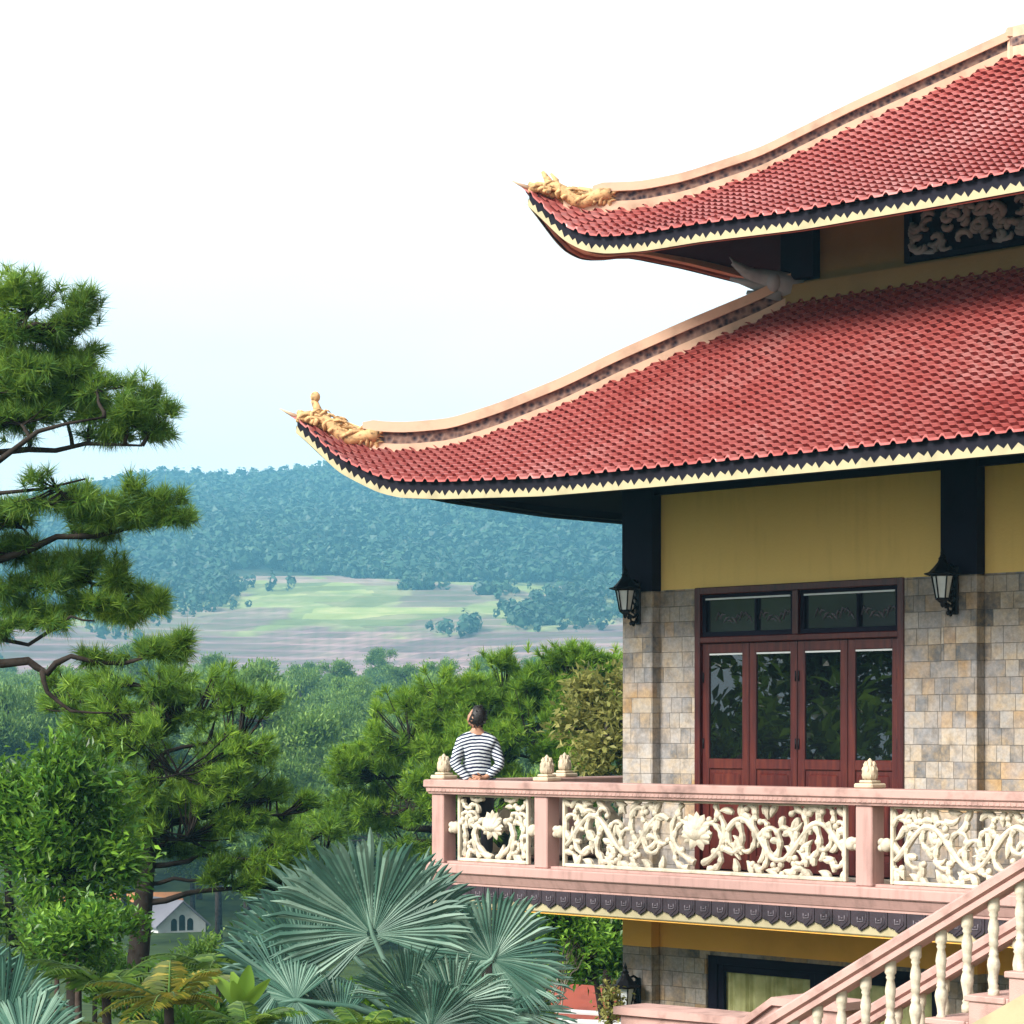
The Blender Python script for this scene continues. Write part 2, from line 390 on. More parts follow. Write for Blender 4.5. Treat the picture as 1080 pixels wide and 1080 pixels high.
def _groundmat():
    t = NT('ground_cover'); g = t.n("NewGeometry"); s = t.n("SeparateXYZ"); t.put(s.inputs[0], g.outputs['Position'])
    X, Y, Z = s.outputs
    P = g.outputs['Position']
    nb = t.noise(P, 0.012, 4); nm = t.noise(P, 0.05, 5); nf = t.noise(P, 0.6, 5)
    m = t.n("Mapping"); t.put(m.inputs[0], P); m.inputs['Scale'].default_value = (0.045, 0.13, 0.4)
    nl = t.noise(m.outputs[0], 1.0, 6, 0.65)
    garden = t.ramp(nf, [(0.3, (0.015, 0.03, 0.008)), (0.7, (0.05, 0.08, 0.02))])
    soil = t.ramp(nl, [(0.30, (0.12, 0.075, 0.08)), (0.5, (0.25, 0.16, 0.17)), (0.72, (0.35, 0.245, 0.235))])
    soil = t.mix(t.ramp(nm, [(0.52, (0, 0, 0)), (0.75, (0.6, 0.6, 0.6))]), soil, (0.10, 0.14, 0.06))
    field = t.ramp(t.math('ADD', t.math('MULTIPLY', nm, .5), t.math('MULTIPLY', nl, .5)), [(0.32, (0.13, 0.16, 0.05)), (0.5, (0.18, 0.22, 0.085)), (0.68, (0.33, 0.31, 0.17))])
    floor = t.ramp(nm, [(0.35, (0.02, 0.035, 0.018)), (0.7, (0.05, 0.06, 0.03))])
    m2 = t.n("Mapping"); t.put(m2.inputs[0], P); m2.inputs['Scale'].default_value = (0.022, 0.055, 0.0)
    vo = t.n("TexVoronoi"); vo.inputs['Scale'].default_value = 1.0; t.put(vo.inputs['Vector'], m2.outputs[0])
    plot = t.n("SeparateColor", i_0=vo.outputs['Color']).outputs[0]
    tint = t.ramp(plot, [(0.0, (0.62, 0.60, 0.60)), (0.5, (1.0, 1.0, 1.0)), (1.0, (1.28, 1.22, 1.12))])
    soil = t.mix(1.0, soil, tint, 'MULTIPLY'); field = t.mix(1.0, field, tint, 'MULTIPLY')
    yn = t.math('ADD', Y, t.math('MULTIPLY', t.math('SUBTRACT', nb, 0.5), 190.0))
    yn = t.math('ADD', yn, t.math('MULTIPLY', t.math('SUBTRACT', nm, 0.5), 50.0))
    # fields tilt: soil reaches further up on the left
    yl = t.math('ADD', yn, t.math('MULTIPLY', X, 0.12))
    def step(x, a, b): return t.ramp(t.math('DIVIDE', t.math('SUBTRACT', x, a), b - a), [(0, (0, 0, 0)), (1, (1, 1, 1))])
    sn = t.n("SeparateXYZ"); t.put(sn.inputs[0], g.outputs['Normal'])
    bank = t.ramp(t.math('ADD', sn.outputs[2], t.math('MULTIPLY', t.math('SUBTRACT', nm, .5), .06)), [(0.90, (1, 1, 1)), (0.985, (0, 0, 0))])
    soil = t.mix(t.math('MULTIPLY', bank, 0.95), soil, t.mix(nb, (0.07, 0.055, 0.05), (0.09, 0.11, 0.05)))
    c = t.mix(step(Y, 430, 520), garden, soil)
    c = t.mix(step(yl, 815, 830), c, t.mix(t.ramp(t.noise(P, 0.022, 3), [(0.53, (0, 0, 0)), (0.56, (0.8, 0.8, 0.8))]), field, soil))
    c = t.mix(step(yn, 985, 1000), c, floor)
    return t.bsdf(c, 0.95, 0.1, t.bump(nf, 0.4, 0.05))
M['ground'] = _groundmat()
tag(np_mesh('ground', Vg, Fg, M['ground'], smooth=True), kind='structure')

# ------------------------------------------------------------------ the pagoda
PAG = empty('pagoda', (OX, OY, 0), -ANG, label='tiled two-roofed pagoda hall with stone and yellow walls behind the carved balcony', cat='building')
W0 = 1.50                           # wall planes; pilasters stand 0.13 proud
LU = 15.04                          # eave length along the front
def interp(tab): 
    xs, zs = zip(*tab); return lambda x: np.interp(x, xs, zs)
def smooth_tab(tab, n=80):          # soften a traced curve
    xs = np.linspace(tab[0][0], tab[-1][0], n); z = np.interp(xs, *zip(*tab))
    for _ in range(6): z[1:-1] = (z[:-2] + 2 * z[1:-1] + z[2:]) / 4
    return list(zip(xs, z))
def eave_tab(c0, px):
    t = []
    for x, y in px:
        u, z = uz_on_v(x, y, c0); t.append((max(0.0, u - c0), z))
    t.sort(); return t
def hip_tab(c0, px):
    t = []
    for x, y in px:
        X = (x - 540) * 26.0 / FPX; t.append(((X - OX) / (CA + SA) - c0, (HOR - y) * 26.0 / FPX))
    t.sort(); return t
def make_roof(name, c0, eave, hip, Q, lv, ridge_start, dark, lift):
    E_t = eave_tab(c0, eave); E_t = [(0.0, E_t[0][1])] + E_t[1:]
    zf = np.mean([z for u, z in E_t if u > 3.2]); E_t = [(u, z) for u, z in E_t if u < 2.9] + [(3.6, zf + .01), (5.0, zf), (40, zf)]
    E = interp(smooth_tab([p for p in E_t if p[0] <= 5.0], 120) + [(40, zf)])
    H_t = hip_tab(c0, hip); H_t[0] = (0.0, E_t[0][1]); H = interp(smooth_tab(H_t, 120))
    HQ = float(H(Q))
    lens = (LU, lv)
    def faceframe(k):               # face k: origin corner, direction along, direction inward, length
        a, b = c0, c0 + LU; c, d = c0, c0 + lv
        return [((a, c), (1, 0), (0, 1), LU), ((b, c), (0, 1), (-1, 0), lv), ((b, d), (-1, 0), (0, -1), LU), ((a, d), (0, -1), (1, 0), lv)][k]
    def zsurf(p, q, L, k):
        m = np.minimum(p, L - p); qt = np.maximum(np.minimum(m, Q), 1e-4)
        s = np.clip(q / qt, 0, 1); e = E(m) + (lift * _sm(.3, 1.7, m) if k in (1, 3) else 0); zt = H(np.minimum(m, Q))
        return e + (zt - e) * (0.80 * s + 0.20 * s * s)
    Vs, Fs, Ms, nb = [], [], [], 0
    rowh, cw = 0.09, 0.16
    fr = np.array([0.0, 0.04, 0.62, 0.70, 0.80, 0.92]); off = np.array([0.006, 0.0, 0.001, 0.020, 0.032, 0.026])
    for k in range(4):
        (ox, oy), (ax, ay), (bx, by), L = faceframe(k)
        nc = int(round(L / cw)); w_ = L / nc
        P = np.concatenate([(i + fr) * w_ for i in range(nc)] + [[L]]); O = np.concatenate([np.tile(off, nc), [off[0]]])
        ci = np.concatenate([np.repeat(np.arange(nc), len(fr)), [nc - 1]])
        nr = int(round(Q / rowh)); h = Q / nr
        jit = RNG.normal(0, 0.0013, (nr, nc)); jq = RNG.normal(0, 0.0022, (nr, nc))
        Qs, Ts, Rr = [], [], []
        for r in range(nr): Qs += [r * h, (r + 1) * h + .026 * (r < nr - 1)]; Ts += [0.029, -0.010]; Rr += [r, r]
        Qs, Ts, Rr = np.array(Qs), np.array(Ts), np.array(Rr)
        PP, QQ = np.meshgrid(P, Qs, indexing='ij')
        m = np.minimum(PP, L - PP)
        QQ = QQ + jq[Rr[None, :], ci[:, None]] * (Ts[None, :] > 0)
        clip = QQ > m
        QQ = np.clip(np.minimum(QQ, m), 0, None)
        fade = np.clip((np.minimum(m, Q) - QQ) / .10, 0, 1)
        Zs = zsurf(PP, QQ, L, k) + (O[:, None] + Ts[None, :] + jit[Rr[None, :], ci[:, None]]) * fade
        lowf = (Qs[None, :] < 1e-6)
        V = np.stack([ox + ax * PP + bx * QQ, oy + ay * PP + by * QQ, Zs], -1).reshape(-1, 3)
        a_, b_ = PP.shape
        i0 = (np.arange(a_ - 1)[:, None] * b_ + np.arange(b_ - 1)[None])
        dead = clip[:-1, :-1] & clip[1:, :-1] & clip[:-1, 1:] & clip[1:, 1:]
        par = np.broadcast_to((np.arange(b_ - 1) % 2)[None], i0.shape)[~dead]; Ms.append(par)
        i0 = i0[~dead]
        Fs.append(np.stack([i0, i0 + b_, i0 + b_ + 1, i0 + 1], 1) + nb); Vs.append(V); nb += len(V)
        # underside lip of the first row so that tile ends have thickness
        lip = np.stack([ox + ax * P, oy + ay * P, zsurf(P, np.zeros_like(P), L, k) + O + 0.010], -1)
        top = np.arange(a_) * b_ + (nb - len(V)); li = np.arange(a_) + nb
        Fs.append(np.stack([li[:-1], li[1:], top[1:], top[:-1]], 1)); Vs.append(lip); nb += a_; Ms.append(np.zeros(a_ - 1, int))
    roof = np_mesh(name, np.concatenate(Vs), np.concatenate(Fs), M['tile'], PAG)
    roof.data.materials.append(M['row_shade']); roof.data.polygons.foreach_set('material_index', np.concatenate(Ms).astype(np.int32))
    # fascia boards, zigzag trim, backing and soffit
    fb, zz, bk, bt, so = MB(), MB(), MB(), MB(), MB()
    for k in range(4):
        (ox, oy), (ax, ay), (bx, by), L = faceframe(k)
        def W(p, q, z): return (ox + ax * p + bx * q, oy + ay * p + by * q, z)
        Em = lambda p: float(E(min(max(p, 0), L - max(p, 0)) if p <= L else 0)) + (lift * float(_sm(.3, 1.7, min(max(p, 0), L - max(p, 0)))) if k in (1, 3) else 0)
        per = 0.19; n = int(round(L / per)); per = L / n
        def strip(mb, q0, q1, zlo, zhi, step=0.19):
            ps = [i * per for i in range(n + 1)]
            V, F = [], []
            for p in ps:
                e = Em(p); pa, pb = min(max(p, q0), L - q0), min(max(p, q1), L - q1)
                V += [W(pa, q0, e + zlo), W(pa, q0, e + zhi), W(pb, q1, e + zhi), W(pb, q1, e + zlo)]
            for i in range(len(ps) - 1):
                for j in range(4): F.append((4 * i + j, 4 * i + 4 + j, 4 * i + 4 + (j + 1) % 4, 4 * i + (j + 1) % 4))
            mb.add(V, F)
        strip(fb, 0.055, 0.085, -0.152, 0.022)
        strip(bk, 0.090, 0.135, -0.150, -0.04)
        strip(bt, 0.140, 0.24, -0.125, -0.03)
        V, F = [], []
        q = 0.046
        def pt(p, z): 
            p2 = min(max(p, q), L - q); return W(p2, q, Em(p2) + z)
        for i in range(n):
            p = i * per
            xs = [0, .32, .62, .81, 1.0]
            zs = [-.122, -.066, -.102, -.066, -.122]   # big dark notch, small dark notch
            b = len(V)
            for x, z in zip(xs, zs): V += [pt(p + x * per, -.150), pt(p + x * per, z)]
            for j in range(4): F.append((b + 2*j, b + 2*j + 2, b + 2*j + 3, b + 2*j + 1))
            # bottom return to the board
            b2 = len(V)
            for x in (0, 1.0):
                p2 = min(max(p + x * per, q), L - q); V += [W(p2, q, Em(p2) - .150), W(min(max(p2, .055), L - .055), .0551, Em(p2) - .150)]
            F.append((b2, b2 + 1, b2 + 3, b2 + 2))
        zz.add(V, F)
        ps = np.linspace(0, L, int(L / .2)); qs = [0.19, .4, .7, 1.0, 1.4, 1.8, 2.2, 2.6, 2.9]
        V, F = [], []
        for p in ps:
            m = min(p, L - p)
            for q in qs:
                q = min(q, max(m, 0.0)); V.append(W(p, q, float(zsurf(p, q, L, k)) - .15))
        nq = len(qs)
        for i in range(len(ps) - 1):
            for j in range(nq - 1): F.append((i*nq+j, i*nq+j+1, (i+1)*nq+j+1, (i+1)*nq+j))
        so.add(V, F)
    fb.build('fascia_board', M['fascia'], roof); zz.build('zigzag_trim', M['yellow_trim'], roof)
    bk.build('fascia_backing', M['navy'] if dark else M['brown'], roof); bt.build('eave_batten', M['navy'] if dark else M['peach'], roof)
    so.build('soffit', M['navy'], roof)
    # hip ridges and their ends
    for ci, (cx, cy, dx, dy) in enumerate([(c0, c0, 1, 1), (c0 + LU, c0, -1, 1), (c0 + LU, c0 + lv, -1, -1), (c0, c0 + lv, 1, -1)]):
        def sweep(w, lo, hi, d0, d1, name, mat, cut=0.0):
            mb = MB(); n = 44; V, F = [], []
            sd = Vector((-dy, dx, 0)).normalized() * (w / 2)
            for i in range(n + 1):
                d = d0 + (d1 - d0) * i / n; z = float(H(min(d, Q + .2)))
                c = Vector((cx + dx * d, cy + dy * d, 0))
                k = 1.0 if i or cut == 0 else 0.6
                V += [c + sd + Vector((0,0,z+lo)), c + sd + Vector((0,0,z+lo+(hi-lo)*k)), c - sd + Vector((0,0,z+lo+(hi-lo)*k)), c - sd + Vector((0,0,z+lo))]
            for i in range(n):
                for j in range(4): F.append((4*i+j, 4*i+(j+1)%4, 4*i+4+(j+1)%4, 4*i+4+j))
            F += [(3,2,1,0), (4*n, 4*n+1, 4*n+2, 4*n+3)]
            return mb.add(V, F).build(name, mat, roof)
        ts = 1.0 if dark else 0.84
        sweep(.15, -.09, .065*ts, .30, Q + .1, 'hip_base', M['peach'])
        sweep(.11, .062*ts, .182*ts, ridge_start, Q + .1, 'hip_band', M['band'])
        sweep(.20, .18*ts, .285*ts, ridge_start - .05, Q + .1, 'hip_cap', M['peach'], .1)
        # flame-and-cloud ornament riding on the hip end
        ob = MB(); rr = random.Random(11 + ci)
        def P3(d, h, s=0.0):
            return Vector((cx + dx * d, cy + dy * d, float(H(max(d, 0))) + h)) + Vector((-dy, dx, 0)).normalized() * s
        for s in (-.07, 0.0, .07):
            ob.tube([P3(.05 + i * .065, .03 + .055 * math.sin(i * 1.1 + s * 20) + .05 * min(1, i / 4), s) for i in range(10)], [.02 + .012 * min(i, 4) for i in range(10)], 7)
        for j in range(110):         # slim flames rising from the hip and combed back
            d = .05 + .0052 * j; s = rr.uniform(-.11, .11); Hf = (.22 if dark else .17) * rr.uniform(.3, 1.0) * (.45 + .75 * math.sin(min(1, j / 50) * 1.57) * (1 - .4 * j / 110))
            ln = rr.uniform(.04, .17); cu = rr.uniform(.7, 1.7)
            ob.tube([P3(d + ln * q ** cu + .018 * math.sin(q * 5 + j), .01 + Hf * math.sin(q * 1.9), s + .02 * math.sin(4 * q + j)) for q in (0, .17, .34, .5, .67, .84, 1.0)], [.022, .026, .024, .019, .015, .010, .002], 5)
        for j in range(18):
            d = .08 + .028 * j; ob.blob(P3(d, .03 + rr.uniform(0, .05), rr.uniform(-.10, .10)), (.05, .035, .03), 7, 5)
        if dark:                     # crested finial post
            ob.tube([P3(.225, .1), P3(.20, .2), P3(.175, .27)], [.05, .042, .035], 8); ob.blob(P3(.185, .31), (.052, .052, .06), 9, 6)
            ob.blob(P3(.215, .17, .04), (.045, .045, .05), 8, 6)
        else:
            ob.tube([P3(.21, .1), P3(.19, .17), P3(.15, .24)], [.05, .04, .018], 7); ob.tube([P3(.23, .12), P3(.25, .2), P3(.21, .25)], [.04, .03, .012], 6)
        for j in range(6): ob.tube([P3(.36+.05*j, .16 + .015 * (j % 2)), P3(.47+.05*j, .17), P3(.58 + .05 * j, .12)], [.03, .028, .008], 6)
        ob.build('ridge_ornament', M['gold'], roof)
        MB().tube([P3(-.07, .07), P3(-.02, .035), P3(.06, .02)], [.005, .014, .03], 6).build('eave_tip', M['peach'], roof)
    return roof, HQ, H, zf
EAVE1 = [(307.5,438),(320,450),(353,481.7),(370,490.8),(395,503),(418,508.5),(460,509.5),(475,509),(571,503),(700,493),(900,476),(1080,459)]
HIP1 = [(307.5,432),(345,456.7),(378,471),(400,475),(428,476),(475,472),(526.7,455.6),(593,429),(649,402),(726.7,367.8),(802,336.7),(878,296)]
EAVE2 = [(552,197.3),(571.3,217.8),(590.6,237),(612,248),(636,251),(675,247.9),(732.6,238),(800,227.4),(900,214),(1080,181)]
HIP2 = [(554.4,191),(588,212),(612,219),(626.7,220.5),(675,219),(720.6,210),(800,184),(900,135),(983,98),(1067,60)]
c1 = -1.02; c2 = ((550 - 540) * 26 / FPX - OX) / (CA + SA)
LV = 10.4
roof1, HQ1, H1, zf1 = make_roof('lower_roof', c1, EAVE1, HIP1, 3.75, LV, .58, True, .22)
LU, LV2 = LU - 2 * (c2 - c1), LV - 2 * (c2 - c1)
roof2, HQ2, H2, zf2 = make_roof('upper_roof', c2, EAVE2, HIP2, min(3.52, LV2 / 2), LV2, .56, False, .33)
# main ridge
u0, u1 = c2 + 3.5, c2 + LU - 3.5; vm = c2 + LV2 / 2
rb = MB().box((u0 + .02, vm - .12, HQ2 - .1), (u1 - .02, vm + .12, HQ2 + .25)); rg = rb.build('main_ridge', M['peach'], roof2)
MB().box((u0 + .05, vm - .124, HQ2 + .05), (u1 - .05, vm + .124, HQ2 + .14)).build('ridge_band', M['band'], rg)

# ---- walls
U1, V1 = 12.0, 6.9                  # far corners of the lower hall
def panel(name, a, b, mat, parent=PAG, c=None):
    return (MB().bbox(a, b, c) if c else MB().box(a, b)).build(name, mat, parent)
ZT, ZS, ZB = 2.85, 1.385, -1.40     # wall top, top of stone, balcony floor
def wall_with_hole(name, u0, u1, z0, z1, hu0, hu1, hz0, hz1, v, th, mat):
    mb = MB()
    if hu0 > u0: mb.box((u0, v, z0), (hu0, v + th, z1))
    if u1 > hu1: mb.box((hu1, v, z0), (u1, v + th, z1))
    if z1 > hz1: mb.box((hu0, v, hz1), (hu1, v + th, z1))
    if hz0 > z0: mb.box((hu0, v, z0), (hu1, v + th, hz0))
    return mb.build(name, mat, PAG)
DU0, DU1, DZ = 2.255, 4.83, 1.39    # door opening
panel('plaster_wall', (W0, W0, ZS), (U1, W0 + .25, ZT + .3), M['yellow'])
wall_with_hole('stone_wall', W0, U1, ZB, ZS, DU0, DU1, ZB, ZS, W0 - .004, .25, M['stone'])
panel('plaster_wall', (W0, W0 + .25, ZS), (W0 + .25, V1, ZT + .3), M['yellow'])
panel('stone_wall', (W0 - .004, W0 + .246, ZB), (W0 + .246, V1, ZS), M['stone'])
panel('plaster_wall', (U1 - .25, W0 + .25, -4.6), (U1, V1, ZT + .3), M['yellow'])
panel('plaster_wall', (W0 + .25, V1 - .25, -4.6), (U1 - .25, V1, ZT + .3), M['yellow'])
panel('room_floor', (W0 + .25, W0 + .25, -1.6), (U1 - .25, V1 - .25, -1.42), M['wood'])
# pilasters with dark timber heads
def pilaster(u, v, wu, wv, base=ZB):
    p = panel('pilaster', (u, v, base), (u + wu, v + wv, 1.375), M['stone'], c=.008)
    panel('timber_head', (u - .004, v - .004, 1.376), (u + wu + .004, v + wv + .004, ZT + .12), M['navy'], p, c=.006)
    return p
PV = W0 - .13
pilaster(PV, PV, .41, .134 + .24)
pilaster(5.333, PV, .39, .124); pilaster(9.25, PV, .39, .124)
for v in (4.2, 6.5): pilaster(PV, v, .124, .39)
# beams under the lower eave
panel('eave_beam', (PV - .02, PV + .03, 2.34), (U1, PV + .10, 2.46), M['navy']); panel('eave_beam', (PV + .03, PV + .11, 2.34), (PV + .10, V1, 2.46), M['navy'])
# ---- door set
fr = MB()
for a, b in (((DU0, -1.40), (DU0 + .07, DZ)), ((DU1 - .07, -1.40), (DU1, DZ)), ((DU0 + .07, DZ - .07), (DU1 - .07, DZ)), ((DU0 + .07, .84), (DU1 - .07, .90))):
    fr.bbox((a[0], W0 - .03, a[1]), (b[0], W0 + .14, b[1]), .008)
mid = (DU0 + DU1) / 2
fr.bbox((mid - .035, W0 - .028, .90), (mid + .035, W0 + .138, DZ - .07), .006)
door = fr.build('door_frame', M['wood'], PAG)
for a, b in ((DU0 + .07, mid - .035), (mid + .035, DU1 - .07)):
    tw = MB(); c = .05
    for (x0, z0), (x1, z1) in (((a, .90), (b, .90 + c)), ((a, DZ - .07 - c), (b, DZ - .07)), ((a, .90 + c), (a + c, DZ - .07 - c)), ((b - c, .90 + c), (b, DZ - .07 - c)), (((a+b)/2 + .1 - .015, .90 + c), ((a+b)/2 + .1 + .015, DZ - .07 - c))):
        tw.bbox((x0, W0 + .012, z0), (x1, W0 + .07, z1), .006)
    t = tw.build('transom_window', M['navy'], PAG)
    panel('transom_glass', (a + .02, W0 + .05, .92), (b - .02, W0 + .056, DZ - .09), M['etched'], t)
    sc = MB(); rr = random.Random(int(a * 10))
    for k in range(2):
        cx = a + (b - a) * (.30 if k == 0 else .77); sgn = 1 if k else -1
        for j in range(9): 
            x = cx + (j - 4) * .05; sc.tube([(x, W0 + .048, 1.06 + .03 * math.sin(j * 2)), (x + .035, W0 + .044, 1.10 + .04 * math.cos(j)), (x + .07, W0 + .048, 1.07 + .05 * math.sin(j * 1.3))], [.006, .010, .004], 5)
    sc.build('etched_scroll', M['emblem'], t)
    panel('glazing_bead', (a + .05, W0 + .006, DZ - .125), (b - .05, W0 + .012, DZ - .108), M['lamp_glass'], t)
bw = (DU1 - DU0 - .14) / 4
for k in range(4):
    a = DU0 + .07 + k * bw + .004; b = a + bw - .008; c = .085; z1 = .838; z0 = -1.39; zm0, zm1 = -.40, -.30
    lf = MB()
    for (x0, zz0), (x1, zz1) in (((a, z0), (a + c, z1)), ((b - c, z0), (b, z1)), ((a + c, z1 - .10), (b - c, z1)), ((a + c, zm0), (b - c, zm1)), ((a + c, z0), (b - c, z0 + .15))):
        lf.bbox((x0, W0 + .01, zz0), (x1, W0 + .06, zz1), .008)
    leaf = lf.build('door_leaf', M['wood'], PAG)
    panel('glass_pane', (a + c - .01, W0 + .032, zm1 - .01), (b - c + .01, W0 + .038, z1 - .09), M['glass'], leaf)
    pn = MB().bbox((a + c - .005, W0 + .03, z0 + .14), (b - c + .005, W0 + .05, zm0 + .005), .004).bbox((a + c + .035, W0 + .016, z0 + .2), (b - c - .035, W0 + .04, zm0 - .04), .014)
    pn.build('raised_panel', M['wood'], leaf)
    panel('glazing_bead', (a + c, W0 + .022, z1 - .118), (b - c, W0 + .030, z1 - .101), M['lamp_glass'], leaf)
    hx = b - .02 if k % 2 else a + .02
    hg = MB()
    for z in (.5, -.15, -.9): hg.tube([(hx if k % 2 == 0 else b - .012, W0 + .004, z - .05), (hx if k % 2 == 0 else b - .012, W0 + .004, z + .05)], .008, 6)
    hg.build('hinge', M['iron'], leaf)

# ---- upper storey under the top roof
WU = 2.62
ZU0, ZU1 = 4.0, 5.5
panel('upper_wall', (WU, WU, ZU0), (10.9, WU + .25, ZU1), M['tan'])  # M['tan'] is yellow render darkened for the shade under the upper roof
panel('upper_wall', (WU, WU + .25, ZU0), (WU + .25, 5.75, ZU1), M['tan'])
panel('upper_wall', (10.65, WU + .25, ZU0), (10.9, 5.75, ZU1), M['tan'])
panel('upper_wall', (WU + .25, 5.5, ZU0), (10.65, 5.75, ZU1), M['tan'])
panel('wall_ledge', (WU - .14, WU - .14, 4.20), (10.96, WU - .002, 4.47), M['tan']); panel('wall_ledge', (WU - .05, WU - .05, 4.472), (10.95, WU - .001, 4.50), M['tan'])
up = pilaster  # same kind of corner post, all timber
panel('timber_post', (WU - .12, WU - .12, 4.52), (WU + .30, WU + .28, ZU1), M['navy'], c=.006)
panel('timber_post', (10.5, WU - .10, 4.3), (10.9, WU - .004, ZU1), M['navy'], c=.006)
# carved ventilation panel
uu0, zz0 = uz_on_v(957, 258, WU); uu1 = uu0 + 2.9
fr = MB()
for a, b in (((uu0, 4.52), (uu0 + .07, 5.05)), ((uu1 - .07, 4.52), (uu1, 5.05)), ((uu0 + .07, 4.52), (uu1 - .07, 4.58)), ((uu0 + .07, 5.0), (uu1 - .07, 5.05))):
    fr.bbox((a[0], WU - .06, a[1]), (b[0], WU - .002, b[1]), .006)
vp = fr.build('vent_panel_frame', M['navy'], PAG)
panel('vent_backing', (uu0 + .07, WU - .016, 4.58), (uu1 - .07, WU - .003, 5.0), M['navy'], vp)
cv = MB(); rr = random.Random(5)
for j in range(95):
    x = rr.uniform(uu0 + .12, uu1 - .12); z = rr.uniform(4.6, 4.96); a = rr.uniform(0, 6.28); r = rr.uniform(.05, .11)
    pts = [(x + r * (1 - q * .6) * math.cos(a + q * 4.2), WU - .035, z + r * (1 - q * .6) * math.sin(a + q * 4.2) * .8) for q in np.linspace(0, 1, 8)]
    pts = [(px_, py_, min(max(pz_, 4.585), 4.995)) for px_, py_, pz_ in pts]
    cv.tube(pts, [.02, .032, .036, .036, .034, .03, .024, .012], 6)
cv.build('carved_vines', M['grey_relief'], vp)
# phoenix-like carved bracket at the corner under the upper roof
cb = MB()
K = lambda d, h, s=0.0: Vector((WU - .12 - d, WU - .12 - d, h)) + Vector((-.7, .7, 0)) * s
cb.tube([K(-.15, 4.44), K(.05, 4.52), K(.22, 4.60), K(.34, 4.72)], [.16, .13, .07, .03], 8)
cb.tube([K(.05, 4.46), K(.2, 4.5), K(.36, 4.56)], [.10, .05, .015], 7); cb.tube([K(.0, 4.40), K(.16, 4.38), K(.24, 4.42)], [.10, .06, .02], 7)
cb.tube([K(.2, 4.62), K(.3, 4.66), K(.36, 4.78)], [.05, .03, .008], 6)
for s in (-.09, .09): cb.blob(K(.05, 4.5, s), (.08, .08, .1), 8, 6)
cb.build('carved_bracket', M['grey_relief'], PAG)

# ---- lower storey
ZL = -1.80
lw0 = uz_on_v(745, 1010, W0)[0]; lw1 = lw0 + 2.9
panel('plaster_wall', (W0 + .25, W0, -2.20), (U1 - .25, W0 + .25, ZL), M['ochre'])
wall_with_hole('stone_wall', W0 + .25, U1 - .25, -4.6, -2.20, lw0, lw1, -3.5, -2.24, W0 - .002, .25, M['stone'])
panel('stone_wall', (W0, W0 - .002, -4.6), (W0 + .25, V1 - .25, -2.20), M['stone']); panel('plaster_wall', (W0, W0, -2.199), (W0 + .25, V1 - .25, ZL), M['ochre'])
for u in (PV, 5.333, 9.25):
    p = panel('pilaster', (u, PV, -4.6), (u + .40, PV + .125, -2.20), M['stone'], c=.008)
    panel('plaster_head', (u + .002, PV + .002, -2.199), (u + .398, PV + .125, ZL + .05), M['ochre'], p)
wf = MB()
for a, b in (((lw0, -3.5), (lw0 + .12, -2.24)), ((lw1 - .12, -3.5), (lw1, -2.24)), ((lw0 + .12, -2.33), (lw1 - .12, -2.24)), ((lw0 + .12, -3.5), (lw1 - .12, -3.4)), (((lw0+lw1)/2 - .1, -3.4), ((lw0+lw1)/2 + .1, -2.33))):
    wf.bbox((a[0], W0 + .02, a[1]), (b[0], W0 + .12, b[1]), .006)
win = wf.build('window_frame', M['navy'], PAG)
for a, b in ((lw0 + .12, (lw0+lw1)/2 - .1), ((lw0+lw1)/2 + .1, lw1 - .12)):
    s = MB()
    for (x0, z0), (x1, z1) in (((a, -3.4), (a + .07, -2.33)), ((b - .07, -3.4), (b, -2.33)), ((a + .07, -2.40), (b - .07, -2.33)), ((a + .07, -3.4), (b - .07, -3.33))): s.bbox((x0, W0 + .04, z0), (x1, W0 + .09, z1), .005)
    sash = s.build('window_sash', M['navy'], win)
    V, F = [], []; n = 60
    for i in range(n + 1):
        x = a + .05 + (b - a - .1) * i / n; y = W0 + .105 + .018 * math.sin(i * 1.35 + math.sin(i * .4) * 2)
        V += [(x, y, -3.38), (x, y, -2.35)]
    for i in range(n): F.append((2*i, 2*i+2, 2*i+3, 2*i+1))
    MB().add(V, F).build('curtain', M['curtain'], win)

# ------------------------------------------------------------------ balcony: slab and balustrade
BAL = empty('balcony', (OX, OY, 0), -ANG, label='projecting pink balcony with cream openwork panels and dark tile skirt', cat='balcony')
BU, BVW = 11.2, 7.0
def L_ring(mb, o, zlo, zhi, wdt=None, mi=0):    # an L-shaped course along front and left, outer face at -o
    if wdt is None: wdt = W0 + o
    mb.box((-o, -o, zlo), (BU, -o + wdt, zhi), mi); mb.box((-o, -o + wdt, zlo), (-o + wdt, BVW, zhi), mi)
mb = MB(); L_ring(mb, -.03, -1.70, -1.453, W0 - .05)
slab = mb.build('slab', M['cream'], BAL)
# moulded edge: lip, cove
prof = [(-.085, -1.450), (-.085, -1.372), (-.075, -1.362), (.02, -1.362)]
def molding(mb, prof, d=1.0):
    V, F = [], []
    n = len(prof)
    for o, z in prof: V.append((BU, o, z))
    for o, z in prof: V.append((o, o, z))
    for o, z in prof: V.append((o, BVW, z))
    for s in (0, 1):
        for i in range(n - 1): F.append((s*n+i, s*n+i+1, (s+1)*n+i+1, (s+1)*n+i))
    mb.add(V, F)
mb = MB(); molding(mb, [(.05, -1.361), (-.078, -1.361), (-.088, -1.372), (-.088, -1.445), (-.078, -1.456), (-.062, -1.462), (-.058, -1.474), (-.045, -1.50), (-.022, -1.545), (-.012, -1.555), (-.012, -1.572), (.03, -1.572)])
mb.build('edge_moulding', M['pink'], BAL)
L_ring(mb3 := MB(), -.035, -1.452, -1.40, W0 - .04); mb3.build('floor_paving', M['stone'], BAL)
